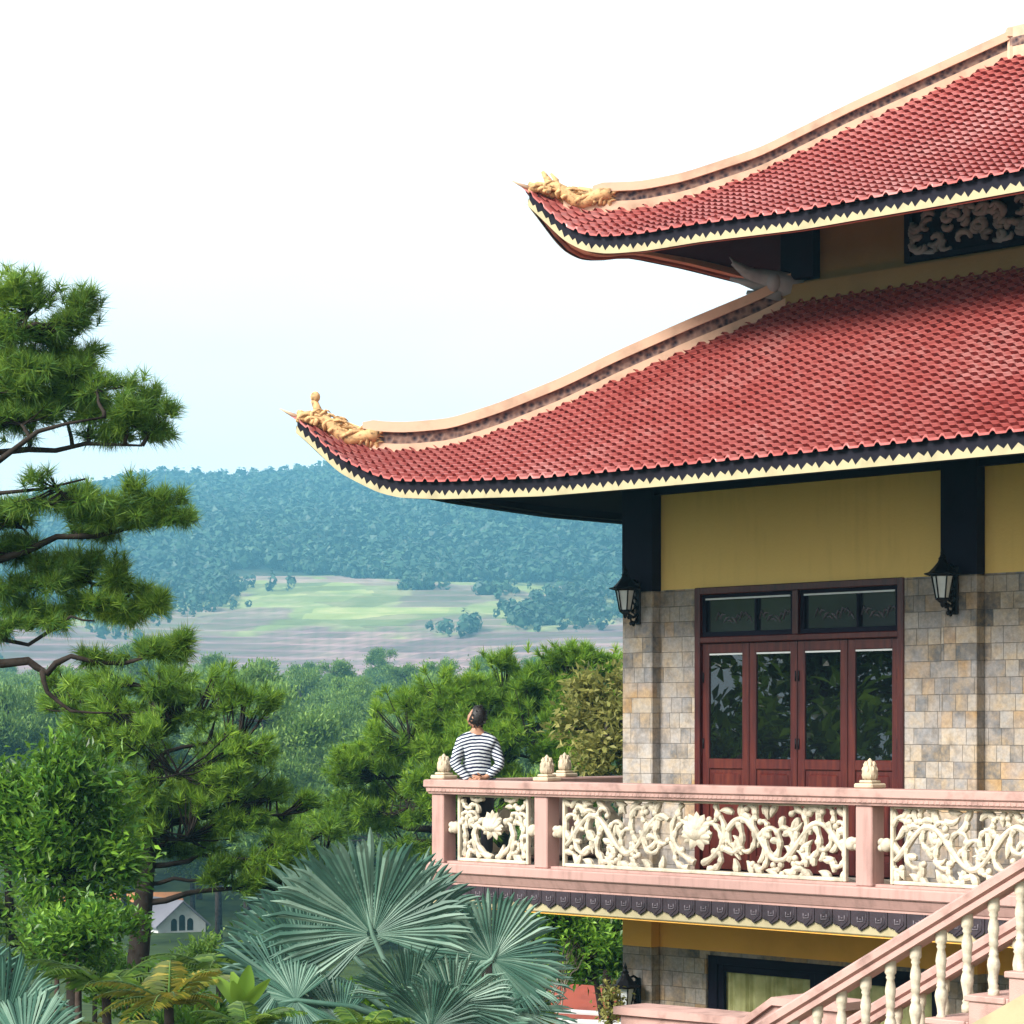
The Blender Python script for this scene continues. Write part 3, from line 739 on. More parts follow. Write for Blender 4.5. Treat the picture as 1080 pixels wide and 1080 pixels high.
mb = MB(); molding(mb, [(.03, -1.573), (.012, -1.573), (.012, -1.775), (.02, -1.785), (.14, -1.785)])
mb.build('cream_band', M['yellow_trim'], BAL)
mb = MB(); L_ring(mb, -.03, -1.80, -1.702, W0 - .05); mb.build('slab_soffit', M['ochre'], BAL)
tl, em = MB(), MB()
outline = [(.004, 0), (.196, 0), (.196, -.105), (.180, -.128), (.120, -.158), (.100, -.168), (.082, -.156), (.070, -.130), (.062, -.143), (.050, -.124), (.040, -.138), (.028, -.120), (.018, -.132), (.004, -.116)]
outline = [(a * .995, b) for a, b in outline]
for i in range(int(BU / .2)):
    f = lambda a, b, t, i=i: (i * .2 + a, t, -1.574 + b)
    tl.prism(outline[::-1], f, -.012, .011)
    em.tube([(i*.2+.075, -.014, -1.625), (i*.2+.075, -.014, -1.668), (i*.2+.135, -.014, -1.664), (i*.2+.135, -.014, -1.62)], .006, 4); em.tube([(i*.2+.095, -.014, -1.645), (i*.2+.115, -.014, -1.645)], .006, 4)
    tl.tube([(i*.2+.165, -.012, -1.58), (i*.2+.168, -.012, -1.67), (i*.2+.10, -.012, -1.725)], .006, 4)
for i in range(int(BVW / .2)):
    f = lambda a, b, t, i=i: (t, i * .2 + .2 - a, -1.574 + b)
    tl.prism(outline[::-1], f, -.012, .011)
tiles = tl.build('tile_skirt', M['slate_tile'], BAL); em.build('tile_relief', M['emblem'], tiles)

# handrail with grooved front
mb = MB(); molding(mb, [(.22, -.60), (.22, -.535), (.205, -.520), (-.045, -.520), (-.058, -.530), (-.058, -.590), (-.048, -.600), (-.040, -.604), (-.036, -.640), (-.025, -.650), (-.020, -.664), (.20, -.664), (.20, -.60)])
mb.build('handrail', M['pink_rail'], BAL)
dn = MB()
for i in range(int(BU / .055)): dn.box((i * .055, -.0405, -.637), (i * .055 + .034, -.034, -.609))
dn.build('rail_dentil', M['pink_rail'], BAL)
# sub-rails under the panels
mb = MB(); molding(mb, [(.05, -1.362), (.05, -1.340), (.13, -1.340), (.13, -1.362)]); mb.build('panel_sill', M['pink'], BAL)

def flatfront(u, b, z): return (u, b, z)
def ridge(mb, pts, rad):            # a carved ribbon with a sharp crest towards the viewer side and a flat back
    P = [Vector(p) for p in pts]; V, F = [], []; n = len(P); rad = [r_ * .84 for r_ in rad]
    fx = (abs(P[-1].x - P[0].x) + abs(P[n // 2].x - P[0].x)) > (abs(P[-1].y - P[0].y) + abs(P[n // 2].y - P[0].y))
    out = Vector((0, -1, 0)) if fx else Vector((-1, 0, 0))
    for i, p in enumerate(P):
        t = P[min(i + 1, n - 1)] - P[max(i - 1, 0)]; t = t - out * t.dot(out)
        t = t.normalized() if t.length > 1e-8 else Vector((0, 0, 1)); s = t.cross(out); r = rad[i]
        V += [p + s * r - out * .025, p + s * r * .92 + out * r * .30, p + s * r * .22 + out * r * .75, p - s * r * .22 + out * r * .75, p - s * r * .92 + out * r * .30, p - s * r - out * .025]
    for i in range(n - 1):
        for k in range(6): F.append((6*i+k, 6*i+(k+1)%6, 6*i+6+(k+1)%6, 6*i+6+k))
    F += [tuple(range(6))[::-1], tuple(range(6*n-6, 6*n))]
    mb.add(V, F)
def scroll(mb, x, z, ang, ln, curl, r0, r1, fn, n=16, hook=1.0):
    pts, rad = [], []
    a = ang
    for i in range(n + 1):
        q = i / n; pts.append(fn(x, .085 - .012 * math.sin(q * 3), z)); rad.append(r0 + (r1 - r0) * q)
        a += curl / n * (.35 + 1.3 * q * hook); st = ln / n * (1 - .35 * q)
        x += math.cos(a) * st; z += math.sin(a) * st
    ridge(mb, pts, [r * (1.05 + .3 * math.sin(i * 1.7)) for i, r in enumerate(rad)])
    mb.blob(pts[-1], (r1 * 1.7,) * 3, 7, 5)
def leafblob(mb, x, z, ang, ln, wd, fn, bend=.4):
    pts = []
    for i in range(6):
        q = i / 5; pts.append(fn(x + math.cos(ang + bend * q) * ln * q, .082, z + math.sin(ang + bend * q) * ln * q))
    ridge(mb, pts, [wd * f * 1.15 for f in (.45, .95, 1.1, .9, .55, .08)])
def petal(mb, x, z, ang, l, w, b0, fn):
    V, F = [], []; n, m = 8, 4
    for j in range(m + 1):
        q = j / m
        for k in range(n + 1):
            a = math.pi * (k / n - .5); t = .5 + .5 * math.sin(a)           # along the petal
            hw = w * (math.sin(math.pi * min(1, t ** .8)) ** .75 if 0 < t < 1 else 0) * (1 if t < .9 else .8)
            s = (2 * q - 1) * hw
            dep = b0 - .035 * math.sin(math.pi * q) * math.sin(math.pi * t) - .012 * t
            V.append(fn(x + math.cos(ang) * t * l - math.sin(ang) * s, dep, z + math.sin(ang) * t * l + math.cos(ang) * s))
    for j in range(m):
        for k in range(n): a0 = j * (n + 1) + k; F.append((a0, a0 + 1, a0 + n + 2, a0 + n + 1))
    mb.add(V, F, 0, True)
def lotus(mb, x, z, s, fn):
    mb.blob(fn(x, .085, z), (s * .8, .03, s * .75) if fn(1, 0, 0)[0] == 1 else (.03, s * .8, s * .75), 14, 9)
    for k in range(11): petal(mb, x, z - .1 * s, R(90 + (k - 5) * 31), s * 1.05, s * .30, .072, fn)
    for k in range(7): petal(mb, x, z - .25 * s, R(90 + (k - 3) * 32), s * 1.0, s * .30, .060, fn)
    for k in range(5): petal(mb, x, z - .40 * s, R(90 + (k - 2) * 30), s * .92, s * .28, .048, fn)
    for k in range(3): petal(mb, x, z - .50 * s, R(90 + (k - 1) * 30), s * .72, s * .26, .038, fn)
    for k in (-1, 1): leafblob(mb, x, z - .6 * s, R(90 + k * 105), s * 1.0, .16 * s, fn, -k * .8)
def carved_panel(p0, p1, fn, seed, small=False):
    za, zb = -1.338, -.668; mb = MB()
    def bar(a, b, c, d):
        A, B = fn(a, .055, c), fn(b, .105, d); mb.bbox(A, B, .008)
    bar(p0, p0 + .035, za, zb); bar(p1 - .035, p1, za, zb); bar(p0 + .035, p1 - .035, za, za + .035); bar(p0 + .035, p1 - .035, zb - .022, zb)
    f = mb.build('carved_panel', M['cream'], BAL)
    mb = MB(); cx, cz = (p0 + p1) / 2, (za + zb) / 2; rr = random.Random(seed)
    half = (p1 - p0) / 2
    if small:
        lotus(mb, cx, cz + .05, .150, fn)
        for s in (-1, 1):
            # stems from the foot, framing the lotus
            scroll(mb, cx + s*.03, za+.05, R(90 - s*75), .62, s*2.6, .026, .022, fn); scroll(mb, cx + s*.20, za+.04, R(90 - s*40), .55, s*2.2, .028, .02, fn)
            scroll(mb, cx + s*.44, za+.06, R(90 + s*20), .42, -s*1.2, .03, .022, fn); scroll(mb, cx + s*.40, cz, R(90 - s*10), .38, s*3.6, .028, .018, fn)
            scroll(mb, cx + s*.30, cz+.05, R(90 - s*10), .33, -s*3.6, .026, .018, fn); scroll(mb, cx + s*.16, zb-.03, R(-90 + s*60), .32, s*3.0, .024, .016, fn)
            scroll(mb, cx + s*.46, zb-.05, R(-90 - s*20), .25, -s*2.6, .028, .016, fn); scroll(mb, cx + s*.26, za+.1, R(90 - s*95), .24, s*3.5, .026, .016, fn)
            for j in range(7): leafblob(mb, cx + s * rr.uniform(.22, .44), rr.uniform(za + .06, zb - .1), rr.uniform(0, 6.28), .11, .024, fn)
            leafblob(mb, cx + s*.06, za+.04, R(90 - s*50), .16, .03, fn); leafblob(mb, cx + s*.40, za+.02, R(90 + s*40), .15, .03, fn)
    else:
        lotus(mb, cx, cz + .07, .180, fn)
        for s in (-1, 1):
            X = lambda q: cx + s * q
            # wreath round the lotus
            scroll(mb, X(.05), za+.10, R(90 - s*70), .72, s*2.3, .032, .024, fn); scroll(mb, X(.30), za+.22, R(90 - s*5), .50, s*2.6, .030, .02, fn)
            scroll(mb, X(.12), za+.05, R(90 - s*95), .40, s*3.8, .032, .02, fn); scroll(mb, X(.20), zb-.03, R(-90 + s*40), .30, -s*3.4, .026, .018, fn)
            # the main vine in long waves
            L_ = half - .40; n = 40; wave = []
            for i in range(n + 1):
                q = i / n; wave.append(fn(X(.36 + L_ * q), .075, cz + .19 * math.sin(q * 6.28 * 1.5 + (0.4 if s > 0 else 0.9)) * (1 - .15 * q)))
            ridge(mb, wave, [.030 + .006 * math.sin(i * .9) for i in range(n + 1)])
            m = 9
            for j in range(m):
                q = (j + .5) / m; x = .40 + L_ * q; ph = q * 6.28 * 1.5 + (0.4 if s > 0 else 0.9); z = cz + .19 * math.sin(ph); up = 1 if math.sin(ph) < 0 else -1
                scroll(mb, X(x), z, R(90 - s * 90 + s * up * 50), rr.uniform(.44, .62), s * up * rr.uniform(3.2, 4.6), .032, .018, fn)
                scroll(mb, X(x + .06), z, R(90 - s * 90 - s * up * 70), rr.uniform(.24, .38), -s * up * rr.uniform(2.5, 4.0), .028, .018, fn)
                for t in range(4):
                    leafblob(mb, X(x + rr.uniform(-.14, .14)), min(max(cz + rr.uniform(-.27, .27), za + .06), zb - .10), rr.uniform(0, 6.28), rr.uniform(.11, .19), rr.uniform(.022, .034), fn, rr.uniform(-1.2, 1.2))
                leafblob(mb, X(x + rr.uniform(-.08, .08)), za + .02, R(90 + rr.uniform(-60, 60)), .14, .034, fn); leafblob(mb, X(x + rr.uniform(-.08, .08)), zb - .02, R(-90 + rr.uniform(-60, 60)), .13, .03, fn)
    # keep the carving inside its frame
    lo, hi = fn(p0 + .01, 0, 0), fn(p1 - .01, 0, 0)
    ax = 0 if abs(hi[0] - lo[0]) > abs(hi[1] - lo[1]) else 1
    A, B = min(lo[ax], hi[ax]), max(lo[ax], hi[ax])
    mb.v = [tuple([min(max(v[0], A), B) if ax == 0 else v[0], min(max(v[1], A), B) if ax == 1 else v[1], min(max(v[2], za + .004), zb - .004)]) for v in mb.v]
    mb.build('lotus_vine_relief', M['cream'], f)
    for e, s in ((p0, -1), (p1, 1)):
        kn = MB(); z = cz; kn.blob(fn(e + s * .05, .08, z), (.058, .058, .062), 10, 7); kn.blob(fn(e + s * .105, .08, z + .024), (.036, .036, .036), 8, 5); kn.blob(fn(e + s * .105, .08, z - .024), (.036, .036, .036), 8, 5)
        kn.build('scroll_boss', M['cream'], f)
FNF = lambda p, b, z: (p, b, z); FNL = lambda p, b, z: (b, p, z)
def post(u, v, finial=True):
    p = panel('post', (u, v, -1.361), (u + .18, v + .18, -.664), M['pink'], BAL, c=.01)
    cap = MB().bbox((u - .012, v - .012, -.519), (u + .192, v + .192, -.475), .012).bbox((u + .02, v + .02, -.475), (u + .16, v + .16, -.448), .01)
    cap.build('post_cap', M['bud'], p)
    k = MB().lathe([(.045, 0), (.062, .02), (.07, .05), (.068, .085), (.056, .12), (.034, .155), (.012, .182), (.002, .192)], (u + .09, v + .09, -.45), 14)
    for ring, (rad, z0, ln) in enumerate(((.064, .01, .075), (.066, .06, .07), (.05, .105, .06))):
        for i in range(8):
            a = 2 * math.pi * (i + .5 * ring) / 8
            k.tube([(u + .09 + rad * .86 * math.cos(a), v + .09 + rad * .86 * math.sin(a), -.45 + z0), (u + .09 + rad * .93 * math.cos(a), v + .09 + rad * .93 * math.sin(a), -.45 + z0 + ln * .5), (u + .09 + rad * .75 * math.cos(a), v + .09 + rad * .75 * math.sin(a), -.45 + z0 + ln)], [.010, .013, .004], 5)
    k.build('lotus_bud', M['bud'], p)
for u in (0.0, 1.485, 5.44, 9.40): post(u, 0.0)
for v in (1.74, 5.6): post(0.0, v)
carved_panel(.325, 1.345, FNF, 3, True)
carved_panel(1.815, 5.29, FNF, 4); carved_panel(5.77, 9.25, FNF, 8)
carved_panel(.325, 1.60, FNL, 5, True); carved_panel(2.06, 5.45, FNL, 6)
# ------------------------------------------------------------------ wall lanterns
def make_lantern(label):
    t = empty('wall_lantern', label=label, cat='lantern', group='black wall lanterns on the pilasters')
    pl = MB().bbox((-.035, -.025, -.26), (.035, 0, .17), .008)
    pl.build('wall_plate', M['iron'], t)
    br = MB()
    yl = -.20
    br.tube([(0, -.02, .16), (0, -.08, .19), (0, -.15, .17), (0, yl + .02, .10)], .012, 6)
    br.tube([(0, -.02, -.15), (0, -.08, -.19), (0, -.15, -.16), (0, -.19, -.10), (0, -.15, -.07), (0, -.11, -.10)], [.014, .014, .013, .012, .010, .008], 6)
    br.tube([(0, -.03, -.02), (0, -.07, .02), (0, -.10, -.02), (0, -.07, -.06), (0, -.04, -.04)], [.012, .012, .011, .010, .008], 6)
    br.tube([(0, -.03, .06), (0, -.07, .10), (0, -.10, .06), (0, -.07, .03)], [.012, .011, .010, .008], 6)
    for k, (y, z) in enumerate(((-.09, -.13), (-.13, -.19), (-.05, -.08), (-.05, .12), (-.09, .01))): br.blob((0, y, z), (.022, .022, .022), 7, 5)
    br.tube([(0, -.02, -.19), (0, -.06, -.24), (0, -.11, -.23), (0, -.13, -.19), (0, -.10, -.17)], [.013, .013, .012, .011, .008], 6)
    br.tube([(0, -.03, -.10), (0, -.07, -.10), (0, -.09, -.14), (0, -.06, -.16)], [.012, .011, .010, .008], 6)
    for y, z in ((-.08, -.26), (-.12, -.25), (-.035, -.23), (-.15, -.19)): br.blob((0, y, z), (.018, .018, .022), 7, 5)
    br.build('scroll_bracket', M['iron'], t)
    n = 6; cage, gl = MB(), MB()
    zt, zb, rt, rbm = .085, -.125, .098, .058
    ring = lambda r, z: [(r * math.cos(2*math.pi*(k+.5)/n), yl + r * math.sin(2*math.pi*(k+.5)/n), z) for k in range(n)]
    T, B = ring(rt, zt), ring(rbm, zb)
    for k in range(n): cage.tube([B[k], T[k]], .0075, 5); cage.tube([B[k], B[(k+1)%n]], .010, 5); cage.tube([T[k], T[(k+1)%n]], .011, 5)
    T2, B2 = ring(rt - .008, zt), ring(rbm - .008, zb)
    gl.add(T2 + B2, [(k, (k+1) % n, n + (k+1) % n, n + k) for k in range(n)])
    cage.lathe([(.06, -.135), (.066, -.128), (.04, -.15), (.022, -.165), (.018, -.19), (.004, -.205)][::-1], (0, yl, 0), 10)
    cage.build('lamp_cage', M['iron'], t); gl.build('lamp_glass', M['lamp_glass'], t)
    rf = MB()
    prof = [(.148, .082), (.150, .092), (.112, .115), (.075, .155), (.045, .20), (.034, .225), (.040, .232), (.026, .25), (.018, .275), (.022, .285), (.012, .305), (.002, .335)]
    V, F = [], []
    for r, z in prof:
        for k in range(12):
            rr_ = r * (1.10 if k % 2 == 0 else .97) if r > .06 else r
            a = 2 * math.pi * (k + 1) / 12
            V.append((rr_ * math.cos(a), yl + rr_ * math.sin(a), z + (.012 if (k % 2 == 0 and r > .13) else 0)))
    m = len(prof)
    for i in range(m - 1):
        for k in range(12): F.append((i*12+k, i*12+(k+1)%12, (i+1)*12+(k+1)%12, (i+1)*12+k))
    F.append(tuple(range(12))[::-1]); rf.add(V, F)
    rf.build('lamp_roof', M['iron'], t)
    return t
ln = make_lantern('black wall lantern on the corner pilaster of the hall, against the distant hill')
def put(o, u, v, z): o.location = L2W(u, v, z); o.rotation_euler = (0, 0, -ANG); return o
put(ln, 1.60, PV, (HOR - 630) * 25.5 / FPX)
l2 = copy_tree(ln); l2['label'] = 'black wall lantern on the stone pilaster to the right of the wooden doors'
put(l2, 5.50, PV, (HOR - 617) * 22.9 / FPX)
l3 = copy_tree(ln); l3['label'] = 'black wall lantern on the lower storey pilaster below the balcony'
put(l3, 1.60, PV, (HOR - 1052) * 25.5 / FPX)

# ------------------------------------------------------------------ the person at the balcony corner
def skin_mesh(joints, edges, sub=2):      # joints: name -> (pos, radius); grown with a Skin modifier, returned as vertices and faces
    names = list(joints); me = bpy.data.meshes.new('tmp')
    me.from_pydata([joints[n][0] for n in names], [(names.index(a), names.index(b)) for a, b in edges], [])
    o = bpy.data.objects.new('tmp', me); COL.objects.link(o)
    sk = o.modifiers.new('s', 'SKIN'); sk.use_smooth_shade = True
    for i, n in enumerate(names):
        r = joints[n][1]; r = r if isinstance(r, tuple) else (r, r)
        me.skin_vertices[0].data[i].radius = r
    me.skin_vertices[0].data[0].use_root = True
    sb = o.modifiers.new('d', 'SUBSURF'); sb.levels = sub; sb.render_levels = sub
    dg = bpy.context.evaluated_depsgraph_get(); ev = o.evaluated_get(dg); m2 = ev.to_mesh()
    V = [tuple(v.co) for v in m2.vertices]; F = [tuple(p.vertices) for p in m2.polygons]
    ev.to_mesh_clear(); bpy.data.objects.remove(o); bpy.data.meshes.remove(me)
    return V, F
M['skin'] = paint('skin', (0.42, 0.22, 0.14), 0.55, 0.08, 8, 0.02)
M['hair'] = paint('black_hair', (0.012, 0.010, 0.010), 0.5, 0.2, 40, 0.4, 90)
M['trousers'] = paint('dark_trousers', (0.03, 0.03, 0.04), 0.85, 0.2, 8, 0.1)
M['shoe'] = paint('dark_shoes', (0.02, 0.018, 0.016), 0.6, 0.1)
def _stripes():
    t = NT('striped_jersey'); o = t.obj(); s = t.n("SeparateXYZ"); t.put(s.inputs[0], o)
    nn = t.noise(o, 7.0, 3)
    z = t.math('ADD', s.outputs[2], t.math('MULTIPLY', nn, 0.04))
    z = t.math('ADD', z, t.math('MULTIPLY', t.math('MULTIPLY', s.outputs[0], s.outputs[0]), 1.1))   # the stripes hang down over the shoulders
    f = t.math('FRACT', t.math('DIVIDE', z, 0.036))
    st = t.ramp(f, [(0.0, (0.02, 0.025, 0.06)), (0.42, (0.02, 0.025, 0.06)), (0.5, (0.60, 0.66, 0.70)), (0.93, (0.60, 0.66, 0.70)), (1.0, (0.02, 0.025, 0.06))])
    return t.bsdf(st, 0.9, 0.1, t.bump(t.noise(o, 9.0, 4), 0.35, 0.03))
M['stripes'] = _stripes()
def make_person():
    t = empty('person', label='person in a striped top looking up from the balcony corner, hands behind the back', cat='person')
    # local frame: faces -Y... +Y is the way the body faces; z from the floor
    H = {'pelvis': ((0, 0, .90), (.15, .115)), 'waist': ((0, .01, 1.02), (.135, .10)), 'chest': ((0, .005, 1.20), (.155, .115)), 'upper': ((0, -.01, 1.31), (.125, .09)), 'neck': ((0, -.015, 1.41), .056), 'head0': ((0, -.015, 1.47), .06)}
    E = [('pelvis', 'waist'), ('waist', 'chest'), ('chest', 'upper'), ('upper', 'neck'), ('neck', 'head0')]
    for s, n in ((-1, 'l'), (1, 'r')):
        H.update({n+'sh': ((s*.165, -.01, 1.29), .066), n+'el': ((s*.245, -.075, 1.06), .044), n+'wr': ((s*.075, -.175, .90 + .02 * s), .028), n+'hd': ((s*-.005, -.195, .885 + .035 * s), (.034, .02))})
        E += [('upper', n+'sh'), (n+'sh', n+'el'), (n+'el', n+'wr'), (n+'wr', n+'hd')]
        for k in range(4):
            b = (s*-.02, -.20, .868 + .02 * k + .035 * s - .012)
            H[f'{n}f{k}'] = ((s*-.050, -.212, b[2]), .0088); H[f'{n}g{k}'] = ((s*-.072, -.198, b[2] - .008), .0078)
            E += [(n+'hd', f'{n}f{k}'), (f'{n}f{k}', f'{n}g{k}')]
        H[n+'t0'] = ((s*.012, -.215, .925 + .03 * s), .010); H[n+'t1'] = ((s*-.018, -.228, .945 + .03*s), .0085); E += [(n+'hd', n+'t0'), (n+'t0', n+'t1')]
        H.update({n+'hp': ((s*.095, 0, .84), .092), n+'kn': ((s*.105, .015, .48), .058), n+'an': ((s*.11, -.015, .08), .04), n+'to': ((s*.13, .14, .035), (.042, .03))})
        E += [('pelvis', n+'hp'), (n+'hp', n+'kn'), (n+'kn', n+'an'), (n+'an', n+'to')]
    V, F = skin_mesh(H, E)
    b = MB(); b.add(V, F, 0, True)
    # head, tipped back and turned to its left
    RH = Matrix.Rotation(R(52), 3, 'Z') @ Matrix.Rotation(R(26), 3, 'X'); c = Vector((-.012, -.035, 1.545))
    hd = MB(); hd.blob((0, 0, 0), (.076, .096, .112), 20, 14)
    HV = []
    for x, y, z in hd.v:
        if y > 0 and z < 0: x *= 1 - .25 * min(1, -z / .11); 
        if y > .05: y = .05 + (y - .05) * .8
        if abs(x) < .022 and y > .06 and -.045 < z < .02: y += .022 * (1 - abs(x) / .022) * (1 - abs(z + .025) / .05)
        if z < -.04 and y > .03: y += .008
        HV.append(c + RH @ Vector((x, y, z)))
    b.add(HV, hd.f, 0, True)
    for s in (-1, 1):
        b.blob(c + RH @ Vector((s * .078, -.005, -.01)), (.012, .022, .032), 8, 6, RH)
    body = b.build('body', M['skin'], t)
    for s in (-1, 1): pass
    ey = MB()
    for s in (-1, 1): ey.blob(c + RH @ Vector((s * .030, .082, .012)), (.012, .008, .007), 8, 5, RH)
    ey.build('eyes', M['hair'], body)
    lp = MB().blob(c + RH @ Vector((0, .086, -.062)), (.022, .008, .007), 8, 5, RH); lp.build('mouth', paint('lips', (.35, .12, .10)), body)
    ha = MB(); ha.blob((0, 0, 0), (.086, .103, .115), 22, 14)
    hv = []
    for x, y, z in ha.v:
        front = y - (.03 + .35 * max(0, z)) 
        if front > 0: y -= front * .95; x *= 0.93
        if z < -.045: z = -.045 + (z + .045) * .75; 
        hv.append(c + RH @ (Vector((x, y - .006, z + .012)) * (1 + .015 * math.sin(40 * x + 31 * z))))
    rr = random.Random(3)
    ha.v = [v + (v - c).normalized() * rr.uniform(-.004, .010) for v in hv]
    for k in range(150):                       # tousled ends
        v = rr.choice(hv); d_ = (v - c).normalized(); s_ = Vector((rr.uniform(-1, 1), rr.uniform(-1, 1), rr.uniform(-1.2, .4))) * .022
        if (v - c).dot(RH @ Vector((0, 1, 0))) < .035: ha.tube([v - d_ * .01, v + d_ * .012 + s_ * .5, v + d_ * .014 + s_], [.007, .006, .001], 4)
    ha.build('hair', M['hair'], t)
    # jersey: torso and sleeves a little wider than the body
    J = {k: (H[k][0], tuple(x * 1.16 + .004 for x in (H[k][1] if isinstance(H[k][1], tuple) else (H[k][1],) * 2))) for k in ('waist', 'chest', 'upper', 'lsh', 'rsh', 'lel', 'rel')}
    J['hem'] = ((0, 0, .87), (.175, .14)); J['waist'] = ((0, .005, 1.02), (.168, .128)); J['chest'] = ((0, -.01, 1.20), (.178, .132)); J['collar'] = ((0, -.018, 1.425), (.066, .064)); J['upper'] = ((0, -.015, 1.32), (.105, .09))
    for s, n in ((-1, 'l'), (1, 'r')): J[n+'cu'] = ((s*.095, -.165, .915 + .02 * s), .043); J[n+'el'] = ((s*.252, -.08, 1.06), .060); J[n+'sh'] = ((s*.165, -.012, 1.28), .080)
    EJ = [('hem', 'waist'), ('waist', 'chest'), ('chest', 'upper'), ('upper', 'collar')] + [e for n in 'lr' for e in (('upper', n+'sh'), (n+'sh', n+'el'), (n+'el', n+'cu'))]
    J = {k: J[k] for k in ['hem'] + [k for k in J if k != 'hem']}
    V, F = skin_mesh(J, EJ)
    from mathutils import noise as mn
    V2 = []
    for x, y, z in V:
        p = Vector((x, y, z)); nd = Vector((x, y, 0)).normalized() if abs(x) + abs(y) > 1e-5 else Vector((0, 0, 0))
        V2.append(p + nd * (.016 * mn.noise(p * 9) + .010 * mn.noise(Vector((x * 6, y * 6, z * 26)))))
    MB().add(V2, F, 0, True).build('striped_top', M['stripes'], t)
    T = {'pv': ((0, 0, .90), (.165, .128))}; ET = []
    for s, n in ((-1, 'l'), (1, 'r')):
        T.update({n+'a': ((s*.097, 0, .83), .108), n+'b': ((s*.107, .012, .48), .078), n+'c': ((s*.11, -.008, .10), .066)}); ET += [('pv', n+'a'), (n+'a', n+'b'), (n+'b', n+'c')]
    V, F = skin_mesh(T, ET); MB().add(V, F, 0, True).build('trousers', M['trousers'], t)
    sh = MB()
    for s in (-1, 1): sh.blob((s * .12, .05, .045), (.05, .135, .045), 12, 7)
    sh.build('shoes', M['shoe'], t)
    return t
per = make_person()
per.location = Vector(((503 - 540) * 26.02 / FPX, 26.02, -1.40)); per.rotation_euler = (0, 0, R(6)); per.scale = (.95, .95, .975)

# ------------------------------------------------------------------ staircase
st0 = at(1048, 949.6, 15.9); _r = Vector((st0.x - OX, st0.y - OY, 0))
su, sv, szt = _r.x * CA - _r.y * SA, _r.x * SA + _r.y * CA, st0.z
STA = empty('staircase', L2W(su, sv, szt), -ANG, label='outdoor stair with pink steps and handrails on cream turned balusters', cat='staircase')
SL = 0.556; WID = 1.12
STEPS0, STEPS1 = -19, 7
ZB0 = -.60                            # foot of the balusters
sp = MB()
V2 = []
for k in range(STEPS0, STEPS1):       # solid flight, stepped outline
    x0, x1 = k * .30 - .12, k * .30 + .18; z = k * .30 * SL + ZB0 + .008
    sp.bbox((x0 + .001, -.10, z - .5), (x1 - .001, WID + .10, z), .006)
    sp.bbox((x0 - .025, -.115, z - .036), (x0 + .28, WID + .115, z + .003), .006)
sp.build('step', M['pink_rail'], STA)
def beam(x0, x1, y0, y1, off0, off1, name, mat, c=0):
    pts = [(x0, x0 * SL + off0), (x1, x1 * SL + off0), (x1, x1 * SL + off1), (x0, x0 * SL + off1)]
    return MB().prism(pts, lambda a, b, t: (a, t, b), y1, y0).build(name, mat, STA)
XA, XB = STEPS0 * .3, STEPS1 * .3 - .1
beam(XA, XB, -.16, -.121, -1.12, -.73, 'stringer', M['yellow_trim']); beam(XA, XB, WID + .121, WID + .16, -1.12, -.73, 'stringer', M['yellow_trim'])
for y in (0.0, WID):
    hr = MB(); sec = [(-.075, .0), (-.075, .035), (-.055, .05), (-.085, .065), (-.085, .115), (-.06, .135), (.06, .135), (.085, .115), (.085, .065), (.055, .05), (.075, .035), (.075, .0)]
    V, F = [], []
    for x in (XA, XB): V += [(x, y + a, x * SL + b) for a, b in sec]
    n = len(sec); F = [(i, (i+1)%n, n+(i+1)%n, n+i) for i in range(n)] + [tuple(range(n))[::-1], tuple(range(n, 2*n))]
    hr.add(V, F).build('handrail', M['pink_rail'], STA)
BP = [(.040, -.60), (.040, -.555), (.030, -.545), (.036, -.53), (.026, -.515), (.030, -.48), (.041, -.43), (.046, -.40), (.040, -.37), (.030, -.345), (.036, -.335), (.030, -.325), (.026, -.30), (.030, -.285), (.036, -.27), (.030, -.255), (.033, -.22), (.040, -.18), (.034, -.14), (.025, -.105), (.034, -.09), (.028, -.075), (.042, -.06), (.042, .03)]
BP = [(r * .9, z) for r, z in BP]
bal0 = MB().lathe(BP, (0, 0, 0), 16).build('baluster', M['cream'], STA)
first = True
for y in (0.0, WID):
    for k in range(-26, 10):
        o = bal0 if first else bal0.copy()
        if not first: COL.objects.link(o)
        o.location = (k * .2, y, k * .2 * SL); first = False
# lower terrace parapet beside the stair
PW = empty('terrace_parapet', at(655, 1070, 20.5), -ANG, label='low pink parapet with a sloping step up beside the outdoor stair', cat='wall')
pw = MB(); sh = [(0, 0), (1.32, .02), (1.60, .20), (2.2, .20), (2.2, -2.3), (0, -2.3)]
pw.prism(sh, lambda a, b, t: (a, t, b), .30, .0)
pw.build('parapet_wall', M['pink_rail'], PW)
cp = MB()
for (a, za), (b, zb) in (((-.05, .003), (1.32, .023)), ((1.32, .023), (1.60, .203)), ((1.60, .203), (2.25, .203))):
    cp.prism([(a, za), (b, zb), (b, zb + .06), (a, za + .06)], lambda x, z, t: (x, t, z), .34, -.04)
cp.build('coping', M['pink_rail'], PW)

